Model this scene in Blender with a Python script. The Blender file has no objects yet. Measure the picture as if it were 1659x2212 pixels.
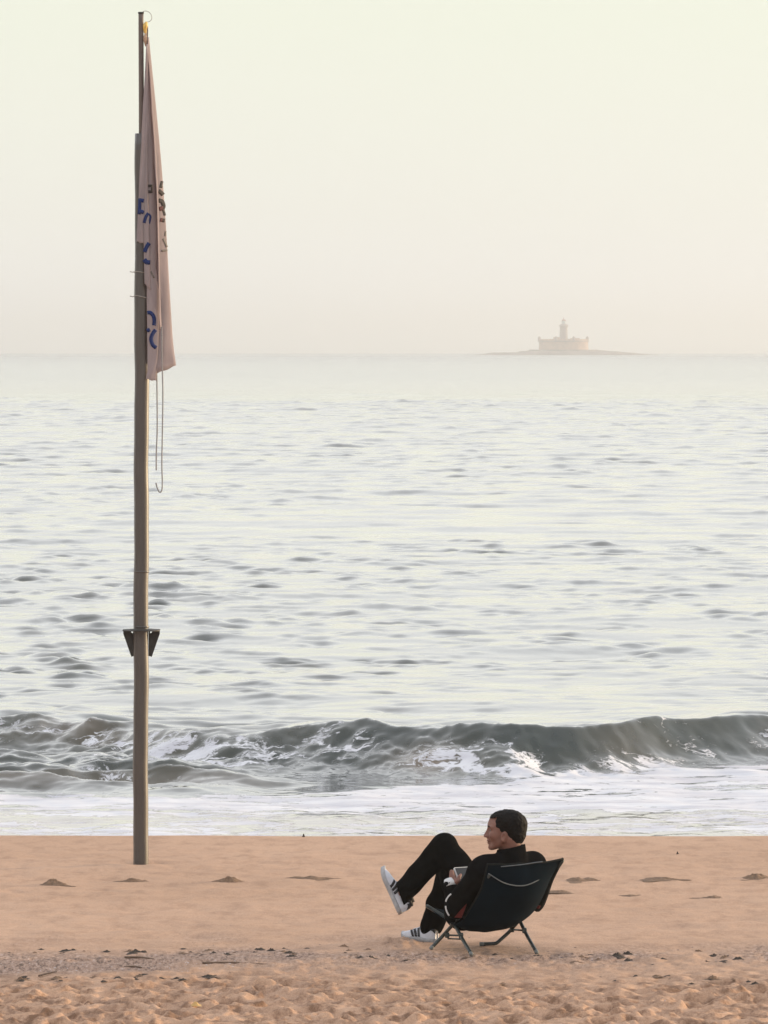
import bpy, bmesh, math, random
import numpy as np
from mathutils import Vector, Matrix

random.seed(7)
rng = np.random.default_rng(11)
scene = bpy.context.scene
R = math.radians

# ------------------------------------------------------------------ camera
CAM_H = 3.43            # eye height above the sand at the chair
FPX = 12127.0           # focal length in pixels of a 1659 x 2212 picture
EYE_Y = 749.0           # picture row of the eye level
PITCH = math.atan((1106.0 - EYE_Y) / FPX)
cam_data = bpy.data.cameras.new('camera')
cam = bpy.data.objects.new('camera', cam_data)
scene.collection.objects.link(cam)
cam.location = (0, 0, CAM_H)
cam.rotation_euler = (math.pi / 2 - PITCH, 0, 0)
cam_data.sensor_fit = 'HORIZONTAL'
cam_data.sensor_width = 36.0
cam_data.lens = 36.0 * FPX / 1659.0
cam_data.clip_start = 0.5
cam_data.clip_end = 60000
scene.camera = cam

# ------------------------------------------------------------------ sky and sun
SUN_AZ = R(68)          # to the right of the view direction (+Y), low over the sea
SUN_EL = R(7.0)
world = bpy.data.worlds.new('World')
scene.world = world
world.use_nodes = True
wn, wl = world.node_tree.nodes, world.node_tree.links
wn.clear()
w_out = wn.new('ShaderNodeOutputWorld')
w_bg = wn.new('ShaderNodeBackground')
w_bg.inputs['Strength'].default_value = 0.10
w_sky = wn.new('ShaderNodeTexSky')
w_sky.sky_type = 'NISHITA'
w_sky.sun_disc = False
w_sky.sun_elevation = SUN_EL
w_sky.sun_rotation = SUN_AZ
w_sky.dust_density = 2.0
w_sky.air_density = 1.0
w_geo = wn.new('ShaderNodeNewGeometry')
w_sep = wn.new('ShaderNodeSeparateXYZ')
w_abs = wn.new('ShaderNodeMath'); w_abs.operation = 'ABSOLUTE'
w_ramp = wn.new('ShaderNodeValToRGB')     # thin veil by height above the horizon, raised beyond the view to brighten haze
w_mix = wn.new('ShaderNodeMix'); w_mix.data_type = 'RGBA'
w_mul = wn.new('ShaderNodeMix'); w_mul.data_type = 'RGBA'; w_mul.blend_type = 'MULTIPLY'
w_mul.inputs[0].default_value = 1.0
w_mul.inputs[7].default_value = (10, 10, 10, 1)
wl.new(w_geo.outputs['Incoming'], w_sep.inputs[0])
wl.new(w_sep.outputs['Z'], w_abs.inputs[0])
wl.new(w_abs.outputs[0], w_ramp.inputs[0])
wl.new(w_ramp.outputs[0], w_mul.inputs[6])
wl.new(w_sky.outputs[0], w_mix.inputs[6])
wl.new(w_mul.outputs[2], w_mix.inputs[7])
w_mix.inputs[0].default_value = 0.86
wl.new(w_mix.outputs[2], w_bg.inputs['Color'])
wl.new(w_bg.outputs[0], w_out.inputs[0])
rp = w_ramp.color_ramp
rp.elements[0].position = 0.0;  rp.elements[0].color = (1.11, 1.09, 1.08, 1)
rp.elements[1].position = 1.0;  rp.elements[1].color = (1.15, 1.18, 1.28, 1)
e = rp.elements.new(0.022); e.color = (1.035, 1.03, 0.935, 1)
e = rp.elements.new(0.060); e.color = (1.01, 1.045, 0.885, 1)
e = rp.elements.new(0.125); e.color = (1.05, 1.055, 1.03, 1)
e = rp.elements.new(0.20); e.color = (1.11, 1.13, 1.13, 1)
e = rp.elements.new(0.40);  e.color = (1.19, 1.21, 1.25, 1)

sun_data = bpy.data.lights.new('sun', 'SUN')
sun = bpy.data.objects.new('sun', sun_data)
scene.collection.objects.link(sun)
sun_data.energy = 4.6
sun_data.angle = R(0.6)
sun_data.color = (1.0, 0.76, 0.47)
sun_dir = Vector((math.sin(SUN_AZ) * math.cos(SUN_EL), math.cos(SUN_AZ) * math.cos(SUN_EL), math.sin(SUN_EL)))
sun.rotation_euler = sun_dir.to_track_quat('Z', 'Y').to_euler()
sun.location = (20, 10, 30)

scene.view_settings.view_transform = 'Standard'
scene.view_settings.look = 'None'
scene.view_settings.exposure = 0.0
scene.view_settings.gamma = 1.0
scene.view_settings.use_curve_mapping = False
scene.render.engine = 'CYCLES'
scene.cycles.max_bounces = 10
scene.cycles.volume_bounces = 6
scene.cycles.use_denoising = True
scene.cycles.sample_clamp_indirect = 6.0

# ------------------------------------------------------------------ helpers
_cf = Vector((0, math.cos(PITCH), -math.sin(PITCH)))
_cu = Vector((0, math.sin(PITCH), math.cos(PITCH)))

def ray(px, py):
    return _cf + Vector((1, 0, 0)) * ((px - 829.5) / FPX) + _cu * ((1106.0 - py) / FPX)

def P(px, py, Y):
    """point at depth Y seen at that picture position"""
    d = ray(px, py)
    return Vector((0, 0, CAM_H)) + d * (Y / d.y)

def G(px, py, z=0.0):
    """point on the level z seen at that picture position"""
    d = ray(px, py)
    return Vector((0, 0, CAM_H)) + d * ((z - CAM_H) / d.z)

def link(o, parent=None):
    scene.collection.objects.link(o)
    if parent is not None:
        o.parent = parent
    return o

def tag(o, label=None, cat=None, group=None, kind=None):
    if label: o['label'] = label
    if cat: o['category'] = cat
    if group: o['group'] = group
    if kind: o['kind'] = kind
    return o

def empty(name, loc=(0, 0, 0)):
    o = bpy.data.objects.new(name, None)
    o.empty_display_size = 0.1
    o.location = loc
    return link(o)

def mesh_obj(name, verts, faces, material, parent=None, smooth=True, origin=None):
    """link one mesh object; verts are world coordinates; a parent is an unrotated Empty or mesh"""
    V = np.asarray([tuple(v) for v in verts], dtype=np.float64) if not isinstance(verts, np.ndarray) else verts.astype(np.float64)
    off = np.zeros(3)
    if parent is not None:
        p, q = parent, np.zeros(3)
        while p is not None:
            q = q + np.array(p.location); p = p.parent
        off = q
    if origin is not None:
        V = V - np.array(origin)
    else:
        V = V - off
    me = bpy.data.meshes.new(name)
    if isinstance(faces, np.ndarray) and faces.ndim == 2:
        n, k = faces.shape
        me.vertices.add(len(V)); me.vertices.foreach_set('co', V.ravel())
        me.loops.add(n * k); me.loops.foreach_set('vertex_index', faces.astype(np.int32).ravel())
        me.polygons.add(n)
        me.polygons.foreach_set('loop_start', np.arange(0, n * k, k, dtype=np.int32))
        me.polygons.foreach_set('loop_total', np.full(n, k, dtype=np.int32))
        me.update(calc_edges=True)
    else:
        me.from_pydata([tuple(v) for v in V], [], faces)
        me.update()
    me.validate()
    if smooth:
        me.polygons.foreach_set('use_smooth', np.ones(len(me.polygons), dtype=bool))
    if material is not None:
        me.materials.append(material)
    o = bpy.data.objects.new(name, me)
    if origin is not None:
        o.location = Vector(origin) - Vector(off)
    return link(o, parent)

def catmull(pts, n=6):
    pts = [Vector(p) for p in pts]
    if len(pts) < 3:
        return [pts[0].lerp(pts[-1], i / n) for i in range(n + 1)]
    q = [pts[0] * 2 - pts[1]] + pts + [pts[-1] * 2 - pts[-2]]
    out = []
    for i in range(1, len(q) - 2):
        a, b, c, d = q[i - 1], q[i], q[i + 1], q[i + 2]
        for k in range(n):
            t = k / n
            out.append(0.5 * ((2 * b) + (c - a) * t + (2 * a - 5 * b + 4 * c - d) * t * t + (3 * b - a - 3 * c + d) * t ** 3))
    out.append(pts[-1])
    return out

def tube_geo(pts, rad, seg=10, cap=True):
    pts = [Vector(p) for p in pts]
    rads = rad if isinstance(rad, (list, tuple)) else [rad] * len(pts)
    V, F = [], []
    up = Vector((0.13, 0.27, 0.95)).normalized()
    prev = None
    for i, p in enumerate(pts):
        t = (pts[min(i + 1, len(pts) - 1)] - pts[max(i - 1, 0)]).normalized()
        if prev is None:
            a = t.cross(up)
            if a.length < 1e-3: a = t.cross(Vector((1, 0, 0)))
            a.normalize()
        else:
            a = (prev - t * prev.dot(t)).normalized()
        prev = a
        b = t.cross(a)
        for k in range(seg):
            th = 2 * math.pi * k / seg
            V.append(p + (a * math.cos(th) + b * math.sin(th)) * rads[i])
    for i in range(len(pts) - 1):
        for k in range(seg):
            k2 = (k + 1) % seg
            F.append((i * seg + k, i * seg + k2, (i + 1) * seg + k2, (i + 1) * seg + k))
    if cap:
        F.append(tuple(range(seg))[::-1])
        F.append(tuple(range((len(pts) - 1) * seg, len(pts) * seg)))
    return V, F

def tube(name, pts, rad, material, parent=None, seg=10):
    V, F = tube_geo(pts, rad, seg)
    return mesh_obj(name, V, F, material, parent)

def box_geo(c, sx, sy, sz):
    V = [(c[0] + sx * a, c[1] + sy * b, c[2] + sz * d) for d in (-.5, .5) for b in (-.5, .5) for a in (-.5, .5)]
    F = [(0, 2, 3, 1), (4, 5, 7, 6), (0, 1, 5, 4), (2, 6, 7, 3), (0, 4, 6, 2), (1, 3, 7, 5)]
    return V, F

def lathe_geo(c, prof, seg=32):
    """profile of (radius, z) turned round the vertical through c"""
    V, F = [], []
    for r, z in prof:
        for k in range(seg):
            th = 2 * math.pi * k / seg
            V.append((c[0] + r * math.cos(th), c[1] + r * math.sin(th), c[2] + z))
    for i in range(len(prof) - 1):
        for k in range(seg):
            k2 = (k + 1) % seg
            F.append((i * seg + k, i * seg + k2, (i + 1) * seg + k2, (i + 1) * seg + k))
    F.append(tuple(range(seg))[::-1])
    F.append(tuple(range((len(prof) - 1) * seg, len(prof) * seg)))
    return V, F

def merge(parts):
    V, F = [], []
    for v, f in parts:
        o = len(V)
        V += [tuple(x) for x in v]
        F += [tuple(i + o for i in q) for q in f]
    return V, F

# numpy gradient noise
def _hash(ix, iy, seed):
    h = (ix.astype(np.int64) * 374761393 + iy.astype(np.int64) * 668265263 + seed * 974634777) & 0xffffffff
    h = ((h ^ (h >> 13)) * 1274126177) & 0xffffffff
    return (h ^ (h >> 16)) & 0xffff

def pnoise(x, y, seed=0):
    xi, yi = np.floor(x), np.floor(y)
    xf, yf = x - xi, y - yi
    u = xf * xf * xf * (xf * (xf * 6 - 15) + 10)
    v = yf * yf * yf * (yf * (yf * 6 - 15) + 10)
    def g(dx, dy):
        a = _hash(xi + dx, yi + dy, seed) * (2 * math.pi / 65536.0)
        return np.cos(a) * (xf - dx) + np.sin(a) * (yf - dy)
    n0 = g(0, 0) * (1 - u) + g(1, 0) * u
    n1 = g(0, 1) * (1 - u) + g(1, 1) * u
    return (n0 * (1 - v) + n1 * v) * 1.5

def fbm(x, y, seed=0, octaves=4, gain=0.5, lac=2.03):
    s, a = np.zeros_like(x), 1.0
    for o in range(octaves):
        s += a * pnoise(x, y, seed + o * 17)
        x, y, a = x * lac + 3.1, y * lac - 1.7, a * gain
    return s

def sstep(a, b, x):
    t = np.clip((x - a) / (b - a), 0, 1)
    return t * t * (3 - 2 * t)

# ------------------------------------------------------------------ materials
def new_mat(name):
    m = bpy.data.materials.new(name)
    m.use_nodes = True
    nt = m.node_tree
    return m, nt.nodes, nt.links, nt.nodes['Principled BSDF']

def noise_node(N, L, scale, detail=4, rough=0.6, vec=None):
    t = N.new('ShaderNodeTexNoise')
    t.inputs['Scale'].default_value = scale
    t.inputs['Detail'].default_value = detail
    t.inputs['Roughness'].default_value = rough
    if vec is not None: L.new(vec, t.inputs['Vector'])
    return t

def mapped(N, L, scale, coord='Object'):
    tc = N.new('ShaderNodeTexCoord')
    mp = N.new('ShaderNodeMapping')
    mp.inputs['Scale'].default_value = scale
    L.new(tc.outputs[coord], mp.inputs['Vector'])
    return mp.outputs[0]

def ramp_node(N, L, fac, stops):
    r = N.new('ShaderNodeValToRGB')
    L.new(fac, r.inputs[0])
    cr = r.color_ramp
    cr.elements[0].position, cr.elements[0].color = stops[0][0], (*stops[0][1], 1)
    cr.elements[1].position, cr.elements[1].color = stops[-1][0], (*stops[-1][1], 1)
    for p, c in stops[1:-1]:
        el = cr.elements.new(p); el.color = (*c, 1)
    return r

def bump(N, L, B, height, strength=0.3, dist=0.01):
    b = N.new('ShaderNodeBump')
    b.inputs['Strength'].default_value = strength
    b.inputs['Distance'].default_value = dist
    L.new(height, b.inputs['Height'])
    L.new(b.outputs[0], B.inputs['Normal'])
    return b

def simple_mat(name, col, rough=0.6, metal=0.0, var=0.25, scale=30.0, stretch=(1, 1, 1), bumps=0.15, bdist=0.002, spec=0.5):
    """base colour broken up by noise, with fine relief"""
    m, N, L, B = new_mat(name)
    v = mapped(N, L, stretch)
    n = noise_node(N, L, scale, 5, 0.65, v)
    lo = tuple(c * (1 - var) for c in col); hi = tuple(min(1, c * (1 + var)) for c in col)
    r = ramp_node(N, L, n.outputs[0], [(0.3, lo), (0.7, hi)])
    L.new(r.outputs[0], B.inputs['Base Color'])
    B.inputs['Roughness'].default_value = rough
    B.inputs['Metallic'].default_value = metal
    B.inputs['Specular IOR Level'].default_value = spec
    if bumps: bump(N, L, B, n.outputs[0], bumps, bdist)
    return m
# ------------------------------------------------------------------ the sand
BERM_Y = 39.35
def base_sand(x, y):
    z = 0.02 * fbm(x * 0.22, y * 0.16, 5, 3)
    # gentle wind ripples and raked streaks on the smooth part
    z += 0.007 * pnoise(x * 0.9, y * 2.2, 31) + 0.006 * fbm(x * 3.0, y * 4.0, 37, 4)
    # the beach falls away beyond the berm
    z *= 1 - sstep(37.5, BERM_Y, y)
    by = BERM_Y + 0.10 * fbm(x * 0.35, x * 0 + 2.0, 19, 3)
    d = y - by
    z = z - 0.094 * 0.5 * (d + np.sqrt(d * d + 0.02))
    return z

# trodden sand in the foreground: dents with raised rims
n_dent = 9500
DENT = np.stack([rng.uniform(-4.2, 4.2, n_dent), rng.uniform(24.5, 31.1, n_dent),
                 0.016 + 0.060 * rng.uniform(0, 1, n_dent) ** 1.8, rng.uniform(0.4, 1.0, n_dent), rng.uniform(0, math.pi, n_dent)], 1)
def trodden(X, Y, xs, ys):
    Z = np.zeros_like(X)
    for cx, cy, r, a, th in DENT:
        env = 1 - float(sstep(29.4, 31.0, np.array(cy + 0.35 * math.sin(cx * 1.7))))
        if env <= 0.02: continue
        i0, i1 = np.searchsorted(xs, (cx - 3.2 * r, cx + 3.2 * r))
        j0, j1 = np.searchsorted(ys, (cy - 3.2 * r, cy + 3.2 * r))
        if i1 <= i0 or j1 <= j0: continue
        dx, dy = X[j0:j1, i0:i1] - cx, Y[j0:j1, i0:i1] - cy
        u = (dx * math.cos(th) + dy * math.sin(th)) / (r * 1.5)
        v = (-dx * math.sin(th) + dy * math.cos(th)) / r
        q = u * u + v * v
        Z[j0:j1, i0:i1] += env * a * r * (-0.42 * np.exp(-q * q * 1.2) + 0.13 * np.exp(-(np.sqrt(q) - 1.25) ** 2 * 7))
    return Z

def axis(dense0, dense1, step, lo, hi, grow=1.18):
    a = list(np.arange(dense0, dense1 + step * 0.5, step))
    s, x, out = step, a[-1], []
    while x < hi:
        s = min(s * grow, 40); x += s; out.append(x)
    s, x, left = step, a[0], []
    while x > lo:
        s = min(s * grow, 40); x -= s; left.append(x)
    return np.array(left[::-1] + a + out)

sx = axis(-3.4, 3.4, 0.0125, -420, 420)
sy = np.concatenate([axis(27.6, 31.6, 0.018, -80, 27.7)[:-1], ])
sy = sy[sy < 31.6]
sy = np.concatenate([sy, np.arange(31.6, 34.0, 0.025), np.arange(34.0, 39.0, 0.05), np.arange(39.0, 39.7, 0.02), np.arange(39.7, 58, 0.4)])
X, Y = np.meshgrid(sx, sy)
Zs = base_sand(X, Y)
TR = trodden(X, Y, sx, sy)
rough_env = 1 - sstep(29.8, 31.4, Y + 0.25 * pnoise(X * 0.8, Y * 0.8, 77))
Zs += np.clip(TR, -0.045, 0.04) + rough_env * (0.012 * fbm(X * 7, Y * 7, 91, 3))
# the low wrack ridge that runs past the chair, and a scuffed patch in front of the grounded shoe
ridge_y = 31.25 + 0.10 * pnoise(X * 0.7, X * 0 + 3.0, 12) + 0.02 * X
Zs += 0.018 * np.exp(-((Y - ridge_y) / 0.28) ** 2) * (0.6 + 0.8 * np.abs(pnoise(X * 2.1, Y * 1.5, 13)))
Zs += 0.012 * np.exp(-((Y - ridge_y) / 0.5) ** 2) * fbm(X * 9, Y * 6, 14, 3)
SCUFF = G(858, 2040)
Zs += 0.030 * np.exp(-(((X - SCUFF.x) / 0.13) ** 2 + ((Y - SCUFF.y) / 0.22) ** 2)) * (1 + 0.9 * fbm(X * 16, Y * 10, 15, 3))
# thin scraped lines on the smooth sand
for cx_, cy_, w_, h_ in ((480, 1918, 60, 0.012), (25, 1930, 60, 0.01), (235, 1925, 50, 0.01), (700, 1918, 70, 0.01), (1150, 1930, 90, 0.012),
                        (560, 1866, 60, 0.008), (1410, 1955, 130, 0.012), (290, 2003, 100, 0.01), (1060, 1918, 60, .01), (1560, 1990, 160, .01), (330, 1867, 40, .016), (276, 1866, 40, .012), (700, 1960, 180, .008), (180, 1975, 150, .008)):
    c = G(cx_, cy_)
    wx = w_ / FPX * c.y
    Zs -= h_ * np.exp(-((X - c.x) / (wx * 0.6)) ** 2 - ((Y - c.y - 0.12 * pnoise(X * 4, X * 0, 3)) / 0.10) ** 2)
    Zs += 0.8 * h_ * np.exp(-((X - c.x) / (wx * 0.6)) ** 2 - ((Y - c.y + 0.20) / 0.12) ** 2)

def grid_faces(ny, nx):
    i = np.arange(ny - 1)[:, None] * nx + np.arange(nx - 1)[None, :]
    return np.stack([i, i + 1, i + 1 + nx, i + nx], -1).reshape(-1, 4)

def sand_z(x, y):
    i = min(max(np.searchsorted(sx, x), 1), len(sx) - 1); j = min(max(np.searchsorted(sy, y), 1), len(sy) - 1)
    fx = (x - sx[i - 1]) / (sx[i] - sx[i - 1]); fy = (y - sy[j - 1]) / (sy[j] - sy[j - 1])
    a = Zs[j - 1, i - 1] * (1 - fx) + Zs[j - 1, i] * fx
    b = Zs[j, i - 1] * (1 - fx) + Zs[j, i] * fx
    return float(a * (1 - fy) + b * fy)

def on_sand(px, py):
    g = G(px, py)
    for _ in range(4):
        g = G(px, py, sand_z(g.x, g.y))
    return g

m_sand, N, L, B = new_mat('sand')
v1 = mapped(N, L, (1, 1, 1))
big = noise_node(N, L, 0.55, 4, 0.55, v1)
mid = noise_node(N, L, 6.0, 5, 0.65, mapped(N, L, (1.0, 0.45, 1)))
grain = noise_node(N, L, 140.0, 3, 0.75, mapped(N, L, (1.0, 0.5, 1)))
speck = N.new('ShaderNodeTexVoronoi'); speck.inputs['Scale'].default_value = 85
L.new(mapped(N, L, (1, 0.6, 1)), speck.inputs['Vector'])
r_big = ramp_node(N, L, big.outputs[0], [(0.30, (0.50, 0.318, 0.213)), (0.55, (0.535, 0.343, 0.233)), (0.75, (0.57, 0.372, 0.255))])
r_mid = ramp_node(N, L, mid.outputs[0], [(0.30, (0.78, 0.76, 0.75)), (0.52, (1, 1, 1))])
r_gr = ramp_node(N, L, grain.outputs[0], [(0.30, (0.74, 0.72, 0.70)), (0.62, (1.05, 1.05, 1.05))])
mx1 = N.new('ShaderNodeMix'); mx1.data_type = 'RGBA'; mx1.blend_type = 'MULTIPLY'; mx1.inputs[0].default_value = 1
mx2 = N.new('ShaderNodeMix'); mx2.data_type = 'RGBA'; mx2.blend_type = 'MULTIPLY'; mx2.inputs[0].default_value = 1
L.new(r_big.outputs[0], mx1.inputs[6]); L.new(r_mid.outputs[0], mx1.inputs[7])
L.new(mx1.outputs[2], mx2.inputs[6]); L.new(r_gr.outputs[0], mx2.inputs[7])
# shade of the dents painted into the trodden sand as dark noise patches
att2 = N.new('ShaderNodeAttribute'); att2.attribute_name = 'trod_shade'
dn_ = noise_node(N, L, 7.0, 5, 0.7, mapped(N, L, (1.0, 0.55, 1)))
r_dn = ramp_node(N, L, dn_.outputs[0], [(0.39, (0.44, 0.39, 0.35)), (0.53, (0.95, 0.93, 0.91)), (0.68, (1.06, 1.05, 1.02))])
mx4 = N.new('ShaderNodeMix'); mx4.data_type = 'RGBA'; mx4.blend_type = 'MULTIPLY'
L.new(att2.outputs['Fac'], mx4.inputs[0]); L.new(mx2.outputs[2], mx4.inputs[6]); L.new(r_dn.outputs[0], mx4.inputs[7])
# damp greyer sand mixed with shell grit along the wrack line (attribute), dark specks there
att = N.new('ShaderNodeAttribute'); att.attribute_name = 'grit'
gn = noise_node(N, L, 46.0, 4, 0.8, mapped(N, L, (1.0, 0.28, 1)))
r_gn = ramp_node(N, L, gn.outputs[0], [(0.38, (0.07, 0.05, 0.04)), (0.47, (0.28, 0.185, 0.14)), (0.57, (0.40, 0.27, 0.205)), (0.68, (0.52, 0.42, 0.38))])
mx3 = N.new('ShaderNodeMix'); mx3.data_type = 'RGBA'
L.new(att.outputs['Fac'], mx3.inputs[0]); L.new(mx4.outputs[2], mx3.inputs[6]); L.new(r_gn.outputs[0], mx3.inputs[7])
L.new(mx3.outputs[2], B.inputs['Base Color'])
B.inputs['Roughness'].default_value = 0.9
B.inputs['Specular IOR Level'].default_value = 0.25
ad = N.new('ShaderNodeMath'); ad.operation = 'MULTIPLY_ADD'; ad.inputs[1].default_value = 0.35
L.new(grain.outputs[0], ad.inputs[0]); L.new(mid.outputs[0], ad.inputs[2])
bump(N, L, B, ad.outputs[0], 0.35, 0.012)

sand = mesh_obj('sand', np.stack([X, Y, Zs], -1).reshape(-1, 3), grid_faces(len(sy), len(sx)), m_sand)
tag(sand, 'peach coloured beach sand, smooth near the sea and trodden in front', kind='structure')
grit = np.exp(-((Y - ridge_y - 0.15) / 0.55) ** 2) * (0.62 + 0.9 * fbm(X * 0.9, Y * 0.9, 41, 3))
grit += 0.9 * np.exp(-((Y - 30.95) / 0.22) ** 2) * (1 - sstep(-1.7, -0.8, X + 0.5 * pnoise(X * 1.3, Y * 2, 8)))
grit += 0.45 * np.exp(-((Y - 32.4) / 0.9) ** 2) * np.clip(fbm(X * 1.6, Y * 1.0, 43, 3) + 0.1, 0, 1)
grit += 0.25 * rough_env * np.clip(fbm(X * 1.5, Y * 1.5, 45, 4), 0, 1)
a_ = sand.data.attributes.new('grit', 'FLOAT', 'POINT')
a_.data.foreach_set('value', np.clip(grit, 0, 0.85).astype(np.float32).ravel())
a_ = sand.data.attributes.new('trod_shade', 'FLOAT', 'POINT')
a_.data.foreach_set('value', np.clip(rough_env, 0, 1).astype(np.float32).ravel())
del X, Y, TR, rough_env, ridge_y, grit

# ------------------------------------------------------------------ the sea
SEA_Z = -1.0
HW = CAM_H - SEA_Z
rows = [np.arange(48.0, 56.0, 0.06), np.arange(56.0, 63.0, 0.035), np.arange(63.0, 80.0, 0.075), np.arange(80.0, 130, 0.125), np.arange(130, 260, 0.22), np.arange(260, 440, 0.36)]
y_ = 440.0; g_ = []
st_ = 0.38
while y_ < 14000:
    g_.append(y_); st_ *= 1.02; y_ += st_
wy = np.concatenate(rows + [np.array(g_)])
uc = np.linspace(-0.1, 0.1, 350)
side = 0.1 * 1.35 ** np.arange(1, 12)
uc = np.concatenate([-side[::-1], uc, side])
UC, WY = np.meshgrid(uc, wy)
WX = UC * WY
dyr = np.gradient(wy)[:, None] * np.ones_like(UC)
dxr = np.abs(np.gradient(UC, axis=1)) * WY
H = np.zeros_like(WX)
wr = np.random.default_rng(5)
gust = 0.60 + 0.75 * fbm(WX * 0.06, WY * 0.025, 63, 3)
patch_ = np.clip(0.55 + 1.25 * fbm(WX * 0.95, WY * 0.45, 64, 3), 0.15, 2.1)
gust = np.clip(gust, 0.22, 1.5) * patch_ * (1 - 0.85 * sstep(190, 430, WY))
NW = 76
for i in range(NW):
    lam = math.exp(math.log(0.30) + (math.log(14.0) - math.log(0.30)) * ((i + wr.uniform()) / NW))
    th = wr.normal(0, 0.32 if lam > 3 else 0.55)
    kx, ky = math.sin(th) * 2 * math.pi / lam, math.cos(th) * 2 * math.pi / lam
    slope = 0.042 if lam < 0.9 else (0.019 * (1 + 0.35 * sstep(110, 220, WY)) if lam < 1.8 else (0.0085 if lam < 5 else 0.0050))
    amp = slope * lam / (2 * math.pi) * 1.25
    lx, ly = lam / max(abs(math.sin(th)), 1e-3), lam / max(abs(math.cos(th)), 1e-3)
    damp = np.clip(lx / (3.0 * dxr) - 1, 0, 1) * np.clip(ly / (3.0 * dyr) - 1, 0, 1)
    ph = kx * WX + ky * WY + wr.uniform(0, 6.28)
    ph = ph + 0.9 * np.sin(ph * 0.31 + i) * 0.6
    s = np.sin(ph)
    H += amp * (s + 0.30 * np.cos(2 * ph)) * damp * (gust if lam < 1.8 else (1.0 + 1.1 * sstep(95, 240, WY) * patch_ if lam < 6 else 1.0 + 0.8 * sstep(200, 500, WY) * patch_))
shore_damp = sstep(56.5, 61.5, WY)
open_h = H.copy()
H *= 0.16 + 0.84 * shore_damp

# the breaker: crest line, height and front width along the shore, read at 1659-wide picture positions
bx = np.array([-900, -300, 0, 150, 330, 480, 620, 760, 900, 1040, 1180, 1300, 1420, 1540, 1660, 1900, 2500])
by = np.array([1540, 1545, 1548, 1560, 1590, 1592, 1562, 1558, 1566, 1568, 1572, 1566, 1553, 1545, 1533, 1530, 1540])
bh = np.array([.36, .32, .32, .26, .22, .30, .44, .47, .47, .47, .45, .46, .47, .48, .49, .49, .45])
bY = (HW - bh) * FPX / (by - EYE_Y)
bX = (bx - 829.5) / FPX * bY
hc = np.interp(WX, bX, bh)
def smooth_interp(xq, xs, ys):
    t = np.linspace(xs[0], xs[-1], 600)
    v = np.interp(t, xs, ys)
    k = np.ones(25) / 25
    v = np.convolve(np.pad(v, 12, mode='edge'), k, 'valid')
    return np.interp(xq, t, v)
Yc = smooth_interp(WX, bX, bY) + 0.10 * fbm(WX * 0.9, WX * 0, 21, 3)
hc = smooth_interp(WX, bX, bh) * (1 + 0.10 * fbm(WX * 1.2, WX * 0 + 5, 22, 3))
q = WY - Yc
ex_ = np.array([-900, -300, 0, 300, 560, 800, 940, 1100, 1250, 1400, 1660, 2500])
ey_ = np.array([1705, 1712, 1716, 1722, 1716, 1700, 1693, 1690, 1668, 1661, 1652, 1650])
eY = HW * FPX / (ey_ - EYE_Y); eX = (ex_ - 829.5) / FPX * eY
edge0 = smooth_interp(WX, eX, eY)
wf = np.clip(Yc - edge0 + 0.05, 0.95, 1.55)
front = np.clip(1 + q / wf, 0, 1)
prof = np.where(q < 0, front ** 2.0 * (1.25 - 0.25 * front), 1 / (1 + (np.clip(q, 0, None) / 2.6) ** 2))
H += hc * prof * 1.0
# churned water on the face and ahead of it, more of it on the left and in the middle
face = np.exp(-((q + 0.55) / 0.75) ** 2)
messy = 1.0 - 0.65 * sstep(0.6, 3.2, WX)
H += face * messy * (0.055 * fbm(WX * 2.2, WY * 2.0, 51, 4) + 0.022 * fbm(WX * 6, WY * 5, 52, 3))
lefty = 1 - sstep(-2.2, -0.3, WX)
chop2 = np.exp(-((WY - 58.0) / 2.2) ** 2)
H += lefty * chop2 * (0.15 * (1 - np.abs(fbm(WX * 0.42, WY * 0.75, 55, 3)) * 1.5) + 0.11 * pnoise(WX * 0.8, WY * 1.3, 56)
                      + 0.045 * fbm(WX * 2.4, WY * 2.8, 57, 3))
pre = np.exp(-((WY - 63.5) / 2.4) ** 2)
H += pre * 0.10 * fbm(WX * 0.45, WY * 0.8, 58, 3) * (1.3 - 0.8 * sstep(-2.0, 3.0, WX))
edge = edge0 + 0.22 * fbm(WX * 0.8, WY * 0.3, 60, 3)
sw = 1 - sstep(edge - 0.55, edge + 0.10, WY)
H += sw * (0.020 * fbm(WX * 1.1, WY * 0.8, 59, 4))
WZ = SEA_Z + H - WY ** 2 / (2 * 6.371e6)
m_sea, N, L, B = new_mat('sea_water')
geo = N.new('ShaderNodeNewGeometry')
fo = N.new('ShaderNodeAttribute'); fo.attribute_name = 'foam'
si = N.new('ShaderNodeAttribute'); si.attribute_name = 'silt'
ro = N.new('ShaderNodeAttribute'); ro.attribute_name = 'ruffle'
col = N.new('ShaderNodeMix'); col.data_type = 'RGBA'
wn1 = noise_node(N, L, 0.7, 3, 0.5, mapped(N, L, (0.5, 1, 1)))
r_w = ramp_node(N, L, wn1.outputs[0], [(0.35, (0.018, 0.028, 0.022)), (0.65, (0.040, 0.042, 0.024))])
L.new(si.outputs['Fac'], col.inputs[0])
L.new(r_w.outputs[0], col.inputs[6])
col.inputs[7].default_value = (0.24, 0.16, 0.095, 1)
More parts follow.
